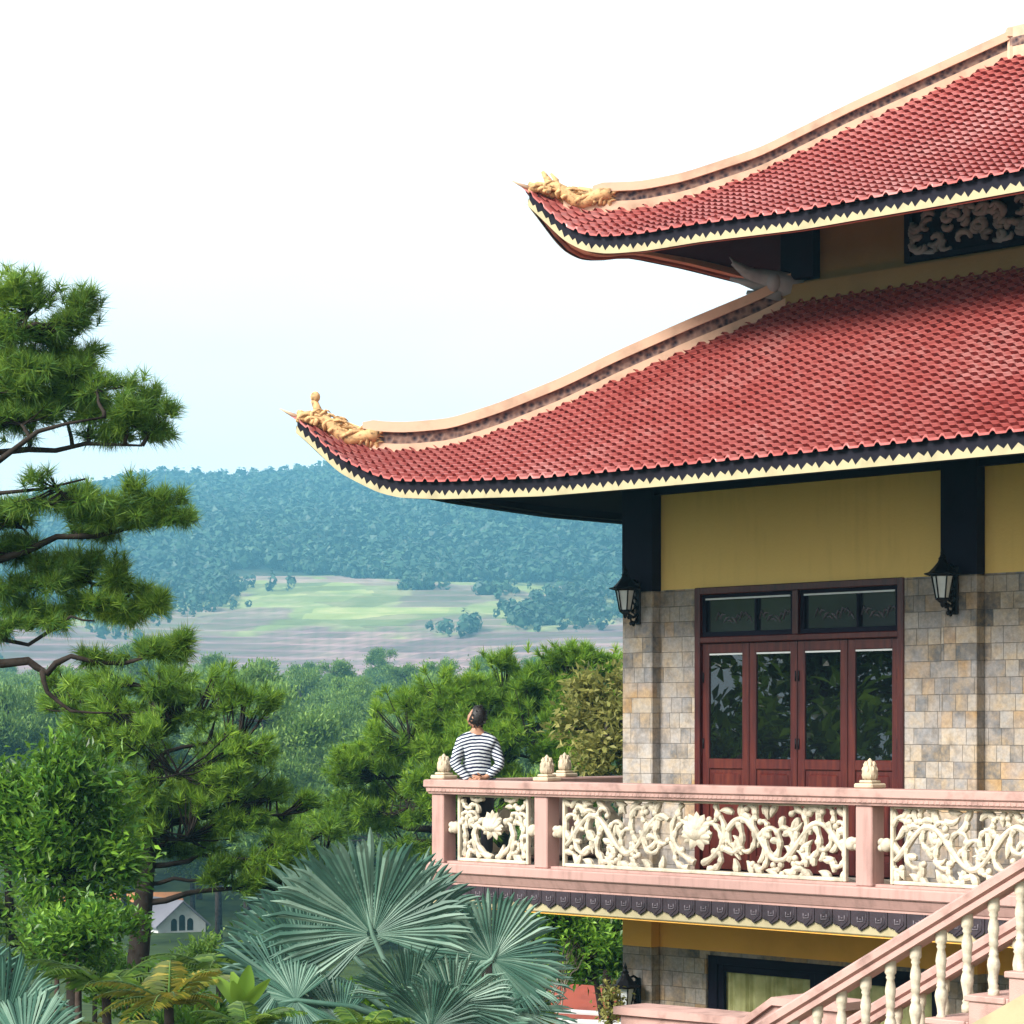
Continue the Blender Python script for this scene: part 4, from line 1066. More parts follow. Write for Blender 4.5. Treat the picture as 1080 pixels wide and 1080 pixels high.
# ------------------------------------------------------------------ buildings beyond the garden
def house(name, loc, rz, wdt, dep, hgt, rh, wall, roof, label, gable_win=True):
    h = empty(name, loc, rz, label=label, cat='house')
    mb = MB().box((-wdt/2, -dep/2, -2.5), (wdt/2, dep/2, hgt)); 
    for s in (-1, 1): mb.prism([(-dep/2, hgt), (dep/2, hgt), (0, hgt + rh)], lambda a, b, t: (t, a, b), s * wdt/2, s * (wdt/2 - .1))
    mb.build('wall', wall, h)
    r = MB(); ov = .35
    for s in (-1, 1):
        y0, z0 = s * (dep/2 + ov), hgt - ov * rh / (dep/2)
        a = [(-wdt/2 - ov, y0, z0), (wdt/2 + ov, y0, z0), (wdt/2 + ov, 0, hgt + rh), (-wdt/2 - ov, 0, hgt + rh)]
        b = [(x, y, z + .14) for x, y, z in a]
        r.add(a + b, [(0,1,2,3), (7,6,5,4), (0,4,5,1), (1,5,6,2), (2,6,7,3), (3,7,4,0)])
    r.build('roof', roof, h)
    wn = MB(); 
    return h
M['white'] = paint('white_render', (0.55, 0.56, 0.56), 0.7, 0.08, 2.0)
M['roof_grey'] = paint('grey_roof', (0.15, 0.15, 0.18), 0.6, 0.1, 1.5)
M['roof_orange'] = paint('orange_roof', (0.55, 0.24, 0.10), 0.7, 0.15, 2.0)
M['roof_red'] = paint('red_sheet_roof', (0.25, 0.045, 0.022), 0.6, 0.2, 3.0)
def small_house():
    h = house('white_house', at(176, 986, 150), R(38), 6.2, 4.4, 1.1, 1.75, M['white'], M['roof_grey'], 'small white house with a grey gabled roof seen between the trunks')
    # arched windows on the visible gable
    for k, (y, hh) in enumerate(((-.75, .7), (0, 1.0), (.75, .7))):
        pts = [(y - .28, .55), (y + .28, .55), (y + .28, .55 + hh)] + [(y + .28 * math.cos(R(a)), .55 + hh + .28 * math.sin(R(a))) for a in range(20, 180, 20)] + [(y - .28, .55 + hh)]
        MB().prism(pts, lambda a, b, t: (t, a, b), 3.02, 3.12).build('arched_window', M['glass'], h)
    return h
_wh = small_house(); _wh.rotation_euler = (0, 0, R(-58)); _wh.scale = (.68, .68, .72)
house('orange_house', at(112, 975, 165), R(12), 9, 5, .9, 1.0, M['white'], M['roof_orange'], 'house with an orange roof behind the dark pine trunk')
def kiosk():
    k = empty('kiosk', at(612, 1050, 36), R(-30), label='low kiosk with a flat red roof below the balcony', cat='kiosk')
    MB().bbox((-.62, -.5, -.9), (.62, .5, -.16), .01).build('wall', M['white'], k)
    r = MB(); r.add([(-.78, -.65, -.34), (.78, -.65, -.34), (.78, .65, -.02), (-.78, .65, -.02), (-.78, -.65, -.24), (.78, -.65, -.24), (.78, .65, .08), (-.78, .65, .08)], [(0,3,2,1),(4,5,6,7),(0,1,5,4),(1,2,6,5),(2,3,7,6),(3,0,4,7)])
    r.build('roof', M['roof_red'], k); return k
kiosk()
def rail():
    r = empty('white_railing', at(588, 1074, 30), R(-20), label='white garden railing in front of the red-roofed kiosk', cat='railing')
    MB().bbox((0, -.03, -.06), (1.0, .03, 0), .01).build('top_rail', M['white'], r)
    MB().bbox((0, -.03, -.6), (1.0, .03, -.55), .01).build('bottom_rail', M['white'], r)
    for i in range(6): MB().bbox((.02 + i * .19, -.02, -.95), (.06 + i * .19, .02, -.061), .006).build('picket', M['white'], r)
    return r
rail()

# ------------------------------------------------------------------ unseen hall added beside the viewer to shade pilaster and post sides
def added_shade_hall():
    h = empty('added_shade_hall', (17.5, 9.5, 0), -ANG, label='unseen hall with yellow walls and red roof, added beside the viewer to shade the pilaster and post sides', cat='building')
    MB().bbox((-3, -9, -4.6), (5, 9, 5.5), .02).build('wall', M['yellow'], h)
    r = MB(); pr = [(-4.2, 5.2), (1, 8.6), (6.2, 5.2), (6.2, 5.4), (1, 8.85), (-4.2, 5.4)]
    r.prism(pr, lambda x, z, t: (x, t, z), 10, -10); r.build('roof', M['roof_red'], h)
    for k in range(5):
        y = -7 + k * 3.5
        w_ = MB().bbox((-3.06, y - .7, -1.0), (-3.0, y + .7, 1.4), .01).build('window', M['wood'], h)
        MB().box((-3.07, y - .55, -.85), (-3.061, y + .55, 1.25)).build('pane', M['glass'], w_)
    return h
added_shade_hall()
# ------------------------------------------------------------------ foliage
def unit(v): return v / np.maximum(np.linalg.norm(v, axis=-1, keepdims=True), 1e-9)
def tufts(C, A, K, L, wd, spread=0.8, back=0.5):
    """pine brushes: K needles round each centre C along axis A; a needle is one thin triangle"""
    n = len(C)
    d = RNG.normal(size=(n, K, 3)); d = d - (d * A[:, None]).sum(-1, keepdims=True) * A[:, None]; d = unit(d)
    s = RNG.uniform(0, 1, (n, K, 1)) ** 0.7
    base = C[:, None] - A[:, None] * (back * L) * RNG.uniform(0, 1, (n, K, 1))
    dirn = unit(A[:, None] * (1.05 - .75 * s) + d * s * spread * 1.2)
    ln = L * RNG.uniform(.65, 1.1, (n, K, 1))
    side = unit(np.cross(dirn, RNG.normal(size=(n, K, 3)))) * (wd / 2)
    tip = base + dirn * ln; tip[..., 2] -= .06 * ln[..., 0]
    V = np.stack([base - side, base + side, tip], 2).reshape(-1, 3)
    return V, np.arange(len(V)).reshape(-1, 3)
def leaves(C, A, L, wd, droop=0.3):
    """flat pointed leaves, one rhombus each with a fold"""
    n = len(C)
    A = unit(A + RNG.normal(size=(n, 3)) * .55); A[:, 2] -= droop; A = unit(A)
    s = unit(np.cross(A, RNG.normal(size=(n, 3)) * .5 + np.array([0, 0, 1.0])))
    nn = np.cross(s, A)
    l = L * RNG.uniform(.7, 1.2, (n, 1)); w = wd * RNG.uniform(.75, 1.15, (n, 1)) / 2
    V = np.stack([C, C + A * l * .45 + s * w + nn * w * .35, C + A * l - nn * l * .08, C + A * l * .45 - s * w + nn * w * .35], 1).reshape(-1, 3)
    return V, np.arange(len(V)).reshape(-1, 4)
def in_lump(c, r, n, hollow=0.55, flat_bottom=True):
    """points mostly in the outer shell of an ellipsoid, broken up in sub-clumps; returns points and outward axes"""
    k = max(5, int(n / 16)); out = []
    d = unit(RNG.normal(size=(k, 3))); rr = RNG.uniform(hollow, 1.0, (k, 1))
    cc = d * rr
    p = cc[RNG.integers(0, k, n)] + RNG.normal(size=(n, 3)) * .17
    if flat_bottom: p[:, 2] = np.where(p[:, 2] < -.45, -.45 - .3 * RNG.uniform(0, 1, n), p[:, 2])
    q = p * np.array(r)
    ax = unit(p / np.array(r) + np.array([0, 0, .9 / max(r)]) + RNG.normal(size=(n, 3)) * .35 / max(r))
    return np.array(c) + q, ax
def limb_path(a, b, sag=0.1, n=6, wob=0.06):
    a, b = np.array(a, float), np.array(b, float); L = np.linalg.norm(b - a); pts = []
    for i in range(n + 1):
        q = i / n; p = a + (b - a) * q; p[2] += sag * L * math.sin(q * math.pi)
        if 0 < i < n: p += RNG.normal(size=3) * wob * L * .35
        pts.append(tuple(p))
    return pts
def tree(name, label, base, trunk, lumps, leaf, kind, tr=(.2, .07), group=None, cat='tree', twig_every=3, bark='bark', limbs=(), twr=.012):
    """base: world point; trunk: list of local points; lumps: (centre, radii, count) local; kind: dict of the leaf shape"""
    t = empty(name, base, label=label, cat=cat, group=group)
    mb = MB(); n = len(trunk)
    mb.tube(trunk, [tr[0] + (tr[1] - tr[0]) * i / (n - 1) for i in range(n)], 9)
    T = np.array(trunk)
    paths = [T]
    for pth, r0, r1 in limbs:
        m = len(pth); mb.tube(pth, [r0 + (r1 - r0) * i / (m - 1) for i in range(m)], 6); paths.append(np.array(pth))
    Cs, As = [], []
    dense = lambda P: np.concatenate([P[i] + (P[i+1] - P[i]) * np.linspace(0, 1, 8)[:, None] for i in range(len(P) - 1)])
    for c, r, cnt in lumps:
        P, A = in_lump(c, r, cnt, kind.get('hollow', .5)); Cs.append(P); As.append(A)
        # a limb from the trunk to the lump, then twigs to some of its brushes
        allp = dense(T) if not limbs else np.concatenate([dense(q) for q in paths])
        cc = np.array(c) - np.array([0, 0, r[2] * .3])
        below = allp[allp[:, 2] < cc[2] + .1]; src = below if len(below) else allp
        s = src[np.argmin(np.linalg.norm(src - cc, axis=1) + .3 * np.abs(src[:, 2] - (cc[2] - .25 * np.linalg.norm(r))))]
        lp = np.array(limb_path(s, cc, .05)); lr = max(.018, min(tr[0] * .4, .03 * np.linalg.norm(cc - s)))
        mb.tube(lp, [lr * (1 - .6 * i / 6) for i in range(7)], 5)
        dl = dense(lp)
        for p in P[::twig_every]:
            q = dl[np.argmin(np.linalg.norm(dl - p, axis=1) + RNG.uniform(0, .2, len(dl)))]
            mid = (q + p) / 2 + np.array([0, 0, -.05 * np.linalg.norm(p - q)])
            mb.tube([q, mid, p], [twr * 1.3, twr, twr * .5], 3, cap=False)
    mb.build('trunk', M[bark], t)
    C, A = np.concatenate(Cs), np.concatenate(As)
    if kind['type'] == 'needle': V, F = tufts(C, A, kind['K'], kind['L'], kind['w'], kind.get('spread', .8))
    else:
        k = kind['K']; C2 = np.repeat(C, k, 0) + RNG.normal(size=(len(C) * k, 3)) * kind['clump']; A2 = np.repeat(A, k, 0)
        V, F = leaves(C2, A2, kind['L'], kind['w'], kind.get('droop', .3))
    np_mesh('foliage', V, F, leaf, t)
    return t
def to_local(px, py, Y, base): p = at(px, py, Y) - base; return (p.x, p.y, p.z)

# --- tall pine whose limbs reach in from outside the frame
Y0 = 19.0; k0 = Y0 / FPX
bx = (-120 - 540) * k0; base = Vector((bx, Y0, gz(bx, Y0)))
def lp(x, y, dy=0.0): return to_local(x, y, Y0 + dy, base)
trk = [(0, 0, 0), lp(-118, 1000), lp(-122, 800), lp(-112, 620), lp(-118, 450), lp(-108, 300), lp(-112, 190)]
limbs = []
for pts, r0, r1 in [([(-118,520,0),(-50,492,.1),(30,474,.2),(90,468,.1),(150,470,0)], .045, .012), ([(-118,560,0),(-20,500,-.3),(40,455,-.4),(110,440,-.3)], .04, .012),
                    ([(-115,640,0),(0,590,.2),(60,566,.2),(140,556,.1),(195,548,0)], .045, .012), ([(-112,700,0),(-20,660,.4),(60,650,.5),(130,640,.4)], .04, .012),
                    ([(-118,600,0),(0,520,-.4),(90,505,-.3)], .03, .010),
                    ([(-116,430,0),(-30,420,.3),(40,400,.4),(80,380,.3)], .04, .01), ([(-110,360,0),(-40,350,-.2),(30,345,-.2)], .035, .01),
                    ([(-118,720,0),(-20,694,0),(30,697,0),(50,710,0),(75,692,0),(130,700,.1),(180,690,0)], .055, .014), ([(44,705,0),(50,730,-.05),(75,750,-.1),(118,752,-.1)], .028, .010),
                    ([(-118,640,0),(-30,670,0),(30,680,.1),(75,650,.1),(100,655,.1)], .03, .01)]:
    q = [np.array(lp(*p)) for p in pts]; o_ = [q[0]]
    for u_, v_ in zip(q[:-1], q[1:]): o_ += [(u_ + v_) / 2 + RNG.normal(size=3) * .035 * np.linalg.norm(v_ - u_), v_]
    limbs.append(([tuple(x) for x in o_], r0 * .85, r1 * .7))
LM = []
def lump(x, y, rx, ry, n, dy=0.0, rz=None): LM.append((lp(x, y, dy), (rx * 1.38 * k0, (rz or rx * .9) * k0, ry * 1.2 * k0), int(n * 1.75)))
for a in [(30,322,52,26,70), (75,332,30,30,36), (10,352,40,20,42), (-40,330,60,40,50), (45,345,40,22,50,-.1), (25,380,40,22,50,-.2), (70,365,26,20,34,.1), (100,405,30,18,34,-.1), (20,440,36,14,34,-.1), (50,372,42,20,40,.2), (10,405,46,24,60,-.1), (60,405,50,26,72,.1), (95,425,34,22,46,.1), (135,428,36,26,60,0), (165,440,22,18,34,0), (120,458,40,10,30,.2), (40,432,40,14,34,.3), (-30,430,60,40,40,.2), (88,392,26,20,26,.2),
          (20,545,40,20,46,.2), (70,520,42,20,56,-.3), (110,540,40,20,56,0), (150,530,36,26,62,0), (180,533,26,20,46,0), (20,580,40,16,34,.3), (95,560,46,10,26,.3), (-40,560,60,40,40,.2), (15,612,34,20,36,.2),
          (55,596,36,20,46,.3), (95,600,36,22,56,.4), (140,612,26,20,40,.4), (90,635,46,18,52,.4), (140,640,30,18,42,.4), (165,632,14,10,16,.3), (20,640,34,14,30,.2), (50,655,40,10,28,.2),
          (150,688,34,12,36,.1), (185,678,22,14,32,0), (95,692,20,8,12,.1), (10,660,30,14,20,0), (-40,640,60,40,40,.3)]: lump(*a)
tree('tall_pine', 'tall open pine reaching into view in dark layered needle pads against the sky', base, trk, LM, M['pine_left'], dict(type='needle', K=40, L=.135, w=.0075, hollow=.15, spread=1.0), tr=(.24, .06), limbs=limbs, twig_every=3, bark='bark_dark', twr=.006)

# --- bushy pines of the garden
NEEDLE = lambda L, w, K=34: dict(type='needle', K=K, L=L, w=w, hollow=.62, spread=.62)
def bushy(name, label, px, py_base, Y, lumps, leaf, nd, tr, group=None, trunk_top=None, dens=1.35):
    k = Y / FPX; b = at(px, py_base, Y); b.z = min(b.z, gz(b.x, b.y)) - .1
    top = to_local(*trunk_top, Y, b); p0 = to_local(px, py_base, Y, b)
    trunk = [(0, 0, 0), p0, tuple((np.array(p0) * .5 + np.array(top) * .5) + np.array([.03, 0, 0])), top]
    L = [(to_local(x, y, Y + dy, b), (rx * k * 1.06, rx * k * .9, ry * k * 1.06), int(n * dens)) for x, y, rx, ry, n, dy in lumps]
    return tree(name, label, b, trunk, L, leaf, nd, tr, group, bark='bark_dark')
bushy('garden_pine', 'bushy round pine with a thick dark trunk standing over the small white house', 146, 1010, 30, [
    (150,760,70,50,150,0), (90,770,50,45,90,.2), (215,740,55,45,120,.3), (255,770,40,45,90,0), (190,800,70,50,140,-.5), (120,830,60,45,110,-.3), (250,840,55,45,120,-.2), (300,850,30,30,50,0),
    (200,870,60,40,130,-.4), (270,895,50,36,100,-.1), (245,925,36,24,60,-.1), (160,875,50,35,90,.4), (285,930,35,20,50,0), (70,740,30,30,50,.4), (150,715,60,25,70,.2), (100,880,50,40,70,.3)],
    M['pine'], NEEDLE(.17, .013, 42), (.17, .05), trunk_top=(165, 740))
bushy('spreading_pine', 'broad bright green pine rising behind the person at the balcony rail', 520, 960, 44, [
    (470,740,45,32,120,0), (530,722,50,32,130,.2), (590,712,50,30,130,.3), (640,700,40,28,100,.5), (430,770,48,38,120,-.1), (395,810,42,36,100,-.2), (480,790,60,42,150,-.5), (560,770,60,42,150,-.5), (620,750,50,42,120,-.3), (370,850,38,28,80,0), (430,840,55,35,110,-.5), (500,850,60,40,120,-.7), (580,830,60,45,120,-.6), (640,800,40,45,90,-.4), (660,730,40,40,70,.2), (340,870,28,18,36,.2), (600,880,60,40,80,-.2), (420,880,60,25,70,-.4), (510,750,40,30,90,-.2), (560,735,36,26,80,-.1), (460,760,36,26,80,-.2), (600,780,50,40,110,-.6), (520,800,50,40,120,-.7), (450,810,40,34,90,-.6), (400,850,40,30,80,-.3), (610,700,36,24,80,.4)],
    M['pine_bright'], NEEDLE(.21, .019, 44), (.22, .06), trunk_top=(540, 760))
bushy('young_pine', 'small rounded pine tucked between the round garden pine and the bright pine', 330, 990, 38, [(318,880,34,26,60,0), (300,905,36,24,60,-.1), (345,890,30,24,50,0), (330,930,45,26,70,0), (285,940,30,20,40,0)], M['pine'], NEEDLE(.23, .016, 34), (.10, .04), trunk_top=(322, 890))
# --- trees just outside the frame, mirrored in the door panes
# --- broad-leaved trees
BL = lambda L, w, K, cl, hollow=.55, droop=.35: dict(type='leaf', K=K, L=L, w=w, clump=cl, hollow=hollow, droop=droop)
def broad(name, label, px, py_base, Y, lumps, leaf, kd, tr, trunk_top, cat='tree', bark='bark_dark'):
    k = Y / FPX; b = at(px, py_base, Y); b.z = min(b.z, gz(b.x, b.y)) - .05
    p0 = to_local(px, py_base, Y, b); top = to_local(*trunk_top, Y, b)
    L = [(to_local(x, y, Y + dy, b), (rx * k, rx * k * .9, ry * k), n) for x, y, rx, ry, n, dy in lumps]
    return tree(name, label, b, [(0, 0, 0), p0, tuple(np.array(p0) * .5 + np.array(top) * .5), top], L, leaf, kd, tr, cat=cat, bark=bark, twig_every=4)
broad('mango_tree', 'dense dark glossy broad-leaved tree with drooping leaves beside the round pine', 78, 1000, 25, [
    (58,818,40,26,60,0), (30,835,38,30,60,.1), (95,830,34,30,50,0), (70,870,50,40,90,-.2), (115,880,30,32,50,-.1), (25,880,40,36,70,0), (100,920,36,30,60,-.1), (60,920,44,30,70,-.1), (80,955,34,22,46,0), (120,905,22,22,30,.1), (5,835,30,24,36,.2)],
    M['leaf'], BL(.135, .045, 13, .10), (.09, .04), (70, 820))
broad('fruit_tree', 'loose bright green leafy tree half hidden behind the dense drooping tree', 12, 1000, 33, [(15,900,40,40,60,0), (0,950,50,30,60,-.2), (45,990,40,25,46,-.2), (-20,850,40,40,60,.2)], M['leaf_light'], BL(.14, .055, 12, .13), (.09, .03), (5, 850))
broad('yellowing_tree', 'yellow-green leafy tree beside the corner pilaster of the hall', 640, 960, 36, [(625,745,24,26,50,.5), (650,735,30,30,50,.7), (610,765,18,16,26,.3), (640,790,30,22,60,0), (655,770,26,26,46,.2), (625,800,22,12,36,-.1), (660,830,30,20,36,.2)], M['leaf_yellow'], BL(.14, .07, 12, .11), (.07, .03), (640, 760))
broad('leafy_tree', 'fresh green leafy tree under the end of the balcony beside the pilaster', 640, 1100, 30, [(600,975,34,20,70,0), (640,985,34,24,70,.2), (575,990,26,18,50,.1), (620,1005,36,22,70,-.1), (655,1010,26,26,50,.2), (600,1025,24,12,30,.1), (560,965,30,16,40,.4), (640,960,40,18,50,.5)], M['leaf'], BL(.11, .05, 14, .09), (.06, .02), (620, 985))
for nm, lb, X_, Y_, h_ in (('shade_tree', 'tall leafy tree outside the view facing the wooden doors', -13.0, 25.0, 4.2), ('shade_tree', 'second leafy tree outside the view mirrored in the door panes', -17.5, 29.0, 5.5), ('shade_tree', 'far leafy tree outside the view mirrored in the right door pane', -23.0, 22.0, 5.0)):
    g_ = gz(X_, Y_); rr = random.Random(int(-X_)); hh = h_ - g_
    L = [((rr.uniform(-1.7, 1.7), rr.uniform(-2.4, 2.4), hh * rr.uniform(.30, .92)), (1.3, 1.3, 1.0), 46) for _ in range(12)]
    tree(nm, lb, (X_, Y_, g_), [(0, 0, -.2), (.1, 0, hh * .4), (0, .1, hh * .85)], L, M['leaf'], BL(.34, .17, 9, .24), tr=(.18, .05), twig_every=5)
# bare twiggy bush
bb = at(575, 1040, 26); bt_ = empty('bare_shrub', bb, label='bare pale twigs of a leafless shrub among the green leaves below the balcony', cat='shrub')
mb = MB()
for j in range(16):
    a = RNG.uniform(-.9, .9); e = np.array([math.sin(a) * .55, RNG.uniform(-.2, .2), math.cos(a) * RNG.uniform(.35, .65)])
    pth = limb_path((0, 0, -.4), e, 0, 6, .12); mb.tube(pth, [.010 - .001 * i for i in range(7)], 4)
    for q in (3, 4, 5):
        p = np.array(pth[q]); mb.tube([p, p + np.array([RNG.uniform(-.15, .15), RNG.uniform(-.1, .1), RNG.uniform(.05, .18)])], [.005, .002], 3)
mb.build('twigs', paint('pale_twig', (.28, .24, .20), .9), bt_)

# --- valley trees: three kinds, each copy a tree of its own
def valley_tree(kind):
    if kind == 0: L = [((x, y, z), (r, r, r * .42), 90) for x, y, z, r in [(0,0,9.6,1.9), (1.6,.4,8.8,1.8), (-1.7,-.2,8.7,1.8), (.2,1.6,8.4,1.8), (-.2,-1.7,8.3,1.9), (2.2,-1.2,7.4,1.6), (-2.1,1.3,7.3,1.6), (.4,.2,7.2,2.2), (-1.5,-1.6,6.6,1.5), (1.6,1.5,6.4,1.5)]]; h = 9.2; lf = M['valley']
    elif kind == 1: L = [((x, y, z), (r, r, r * .5), 80) for x, y, z, r in [(0,0,11.2,1.4), (.9,.2,10,1.5), (-1.0,-.4,9.4,1.6), (.3,-.9,8.6,1.8), (1.4,.6,8.0,1.5), (-1.4,.7,7.6,1.6), (.9,-1.4,6.8,1.7), (-.8,-1.2,6.2,1.5), (0,.8,6.0,1.8), (1.6,-.4,5.4,1.3)]]; h = 10.6; lf = M['valley']
    else: L = [((x, y, z), (r, r, r * .7), 110) for x, y, z, r in [(0,0,6.6,2.2), (1.8,.4,5.6,1.9), (-1.8,-.3,5.5,2.0), (.3,-1.8,5.2,2.0), (-.4,1.8,5.2,1.9), (1.2,-1.2,4.2,1.8), (-1.4,1.2,4.0,1.8)]]; h = 6; lf = M['valley']
    nd = dict(type='leaf', K=20, L=.30, w=.13, clump=.26, hollow=.5, droop=.0) if kind else dict(type='leaf', K=22, L=.28, w=.11, clump=.24, hollow=.5, droop=-.2)
    return tree(['umbrella_pine', 'valley_pine', 'valley_tree'][kind], ['flat-layered pine of the wooded valley below the terraced hill', 'tall narrow pine of the wooded valley below the terraced hill', 'rounded leafy tree of the wooded valley below the terraced hill'][kind],
                (0, 0, 0), [(0, 0, -.8), (.05, 0, h * .4), (-.05, .05, h * .75), (0, 0, h)], L, lf, nd, tr=(.24, .06), group=['umbrella pines in the valley', 'tall pines in the valley', 'leafy trees in the valley'][kind], twig_every=9, twr=.03)
protos = [valley_tree(k) for k in range(3)]
rv = random.Random(21); placed = []; used = [False] * 3
tries = 0
while len(placed) < 265 and tries < 9000:
    tries += 1
    Y = 125 + 310 * rv.random()
    px = rv.uniform(-30, 690); X = (px - 540) * Y / FPX
    if any((X - a) ** 2 + (Y - b) ** 2 < (3.0 + Y * .005) ** 2 for a, b in placed): continue
    s = rv.uniform(.8, 1.25)
    topz = gz(X, Y) + 10 * s; ytop = HOR - topz * FPX / Y
    if ytop < 708 + 7 * math.sin(px * .03) - .02 * abs(px - 300): continue
    if Y < 100 and (ytop < 770): continue
    if 85 < px < 228 and Y < 158: continue    # keeps the small houses in sight
    placed.append((X, Y)); k = rv.choice((0, 0, 0, 1, 2, 2))
    o = protos[k] if not used[k] else copy_tree(protos[k]); used[k] = True
    o.location = (X, Y, gz(X, Y) - .2); o.rotation_euler = (0, 0, rv.uniform(0, 6.28)); o.scale = (s, s, s * rv.uniform(.9, 1.1))

# --- the forest on the far hill: uncountable, one object
def far_forest():
    n = 21000
    Y = RNG.uniform(880, 1560, n * 2); px = RNG.uniform(-160, 760, n * 2); X = (px - 540) * Y / FPX
    wob = 14 * np.sin(X * .02 + 1) + 12 * np.sin(X * .05 + Y * .01)
    keep = (Y + wob > 985 - 100 * (px < 240)) 
    for cx, cy, r in ((385, 576, 12), (472, 562, 12), (290, 620, 22)):       # clearings on the hillside
        yy = HOR - ground(X, Y) * FPX / Y; keep &= ((px - cx) ** 2 + ((yy - cy) * 1.4) ** 2 > r * r)
    X, Y = X[keep][:n], Y[keep][:n]
    # copses on the fields
    cps = []
    for cx, Yc, sx, sy, m in ((610, 860, 45, 40, 170), (440, 905, 22, 10, 30),  (640, 930, 30, 25, 70), (480, 800, 40, 8, 16),  (560, 820, 40, 14, 50), (210, 900, 60, 40, 120), (80, 860, 80, 60, 160), (520, 885, 22, 10, 16), (-60, 800, 80, 80, 120)):
        y_ = RNG.normal(Yc, sy * .6, m); x_ = (RNG.normal(cx, sx * .5, m) - 540) * y_ / FPX; cps.append((x_, y_))
    X = np.concatenate([X] + [c[0] for c in cps]); Y = np.concatenate([Y] + [c[1] for c in cps]); n = len(X)
    r = RNG.uniform(1.3, 3.2, n) * np.where(Y < 980, .8, 1.0); hgt = RNG.uniform(1.0, 2.1, n)
    K = 26                                  # leaf sprays per crown, facing outward
    dv = unit(RNG.normal(size=(n, K, 3)) + np.array([0, 0, .35])); rad = RNG.uniform(.45, 1.0, (n, K, 1))
    sc = np.stack([r, r, r * hgt], 1)[:, None]
    C = dv * rad * sc + np.stack([X, Y, ground(X, Y) + r * hgt * .8], 1)[:, None]
    t1 = unit(np.cross(dv, RNG.normal(size=(n, K, 3)))); t2 = np.cross(dv, t1)
    s = r[:, None, None] * RNG.uniform(.35, .75, (n, K, 1)); nr = dv * s * .18
    V = np.stack([C + t1 * s, C - t1 * s * .5 + t2 * s * .8 + nr, C - t1 * s * .5 - t2 * s * .8 - nr], 2).reshape(-1, 3)
    F = np.arange(len(V)).reshape(-1, 3)
    return tag(np_mesh('far_forest', V, F, M['far']), kind='stuff')
far_forest()

# ------------------------------------------------------------------ palms and fronds in front
def fan_leaf(mb, hub, axis, normal, Rr, n=62, span=150, cup=.18, split=.76, droop=.10):
    a = Vector(axis).normalized(); nn = Vector(normal); nn = (nn - a * nn.dot(a)).normalized(); s = a.cross(nn); hub = Vector(hub)
    V, F = [], []
    for i in range(n):
        a0, a1 = R(-span + 2 * span * i / n), R(-span + 2 * span * (i + 1) / n); am = (a0 + a1) / 2
        full = Rr * (.74 + .26 * math.cos(am * .8)) * RNG.uniform(.93, 1.05); sp = full * split * RNG.uniform(.95, 1.05)
        dj, wob = RNG.uniform(-.05, .10), RNG.normal() * .035; am += RNG.normal() * .006
        def pt(an, r, lift):
            q = r / Rr
            p = hub + (a * math.cos(an) + s * math.sin(an)) * r * (1 - .10 * q * q) + nn * (lift + cup * Rr * (q ** 2) * (.6 + .4 * math.cos(an)))
            p.z -= (droop + dj) * Rr * q ** 3; p += nn * (wob * Rr * q * q)
            return p
        b = len(V); lf = .34 * full * (a1 - a0)
        rs = [.05 * full, .3 * full, sp, sp + (full - sp) * .5, full]
        for j, r in enumerate(rs):
            wv = 1.0 if j < 3 else (.62 if j == 3 else .05)
            h = lf * r / full * (1 if j < 3 else .7)
            da = (a1 - a0) / 2 * wv
            V += [pt(am - da, r, -h * .5), pt(am, r, h * .5), pt(am + da, r, -h * .5)]
        for j in range(len(rs) - 1):
            for c in (0, 1): F.append((b + 3*j + c, b + 3*j + c + 1, b + 3*j + 3 + c + 1, b + 3*j + 3 + c))
    return mb.add(V, F)
def fan_palm(name, label, base, crown, specs, Y):
    t = empty(name, base, label=label, cat='palm')
    cr = crown - base
    MB().tube([(0, 0, 0), tuple(cr * .5 + Vector((.04, 0, 0))), tuple(cr)], [.19, .17, .15], 12).build('trunk', M['bark'], t)
    for hx, hy, dy, ang, nv, Rr, span, cup in specs:
        hub = at(hx, hy, Y + dy) - base; mb = MB()
        ax = (math.cos(R(ang)), 0.12 * (1 if dy > 0 else -1), math.sin(R(ang)))
        fan_leaf(mb, hub, ax, nv, Rr, span=span, cup=cup)
        lf = mb.build('leaf', M['palm'], t)
        d = (hub - cr)
        MB().tube([tuple(cr - d * .05), tuple(cr + d * .5 + Vector((0, 0, .06))), tuple(hub), tuple(hub + Vector(ax) * Rr * .25)], [.035, .026, .02, .006], 6).build('petiole', M['palm'], lf)
    return t
Yp = 20.0
crown = at(432, 1085, Yp); pb = Vector((crown.x, crown.y, gz(crown.x, crown.y)))
PALM = [  # hub x, y, depth, axis angle, normal, radius, half span, cup
    (393, 986, 0, 104, (-.05, -1, .3), 1.04, 126, .2), (428, 984, .5, 82, (.15, -1, .25), .82, 125, .12), (350, 985, .45, 128, (-.3, -1, .35), .86, 115, .18),
    (322, 1015, .25, 155, (-.4, -1, .5), .80, 110, .18), (298, 1040, -.15, 143, (.62, -.42, .75), .70, 95, .05), (312, 1055, -.35, 185, (-.3, -1, .5), .52, 150, .12),
    (519, 1012, .05, 62, (.3, -1, .4), .68, 150, .16), (535, 1028, .25, 12, (.3, -.6, .9), .60, 110, .08), (432, 1058, -.4, 88, (.1, -1, .2), .62, 80, .26),
    (478, 1062, -.45, 48, (.5, -1, .4), .58, 120, .18), (455, 1085, -.5, 110, (-.2, -1, .5), .55, 110, .2), (545, 1065, 0, -15, (.4, -.7, .9), .52, 120, .1), (360, 1078, -.3, 170, (-.3, -.8, .8), .6, 120, .1), (500, 1085, -.35, 25, (.4, -.9, .6), .55, 120, .15)]
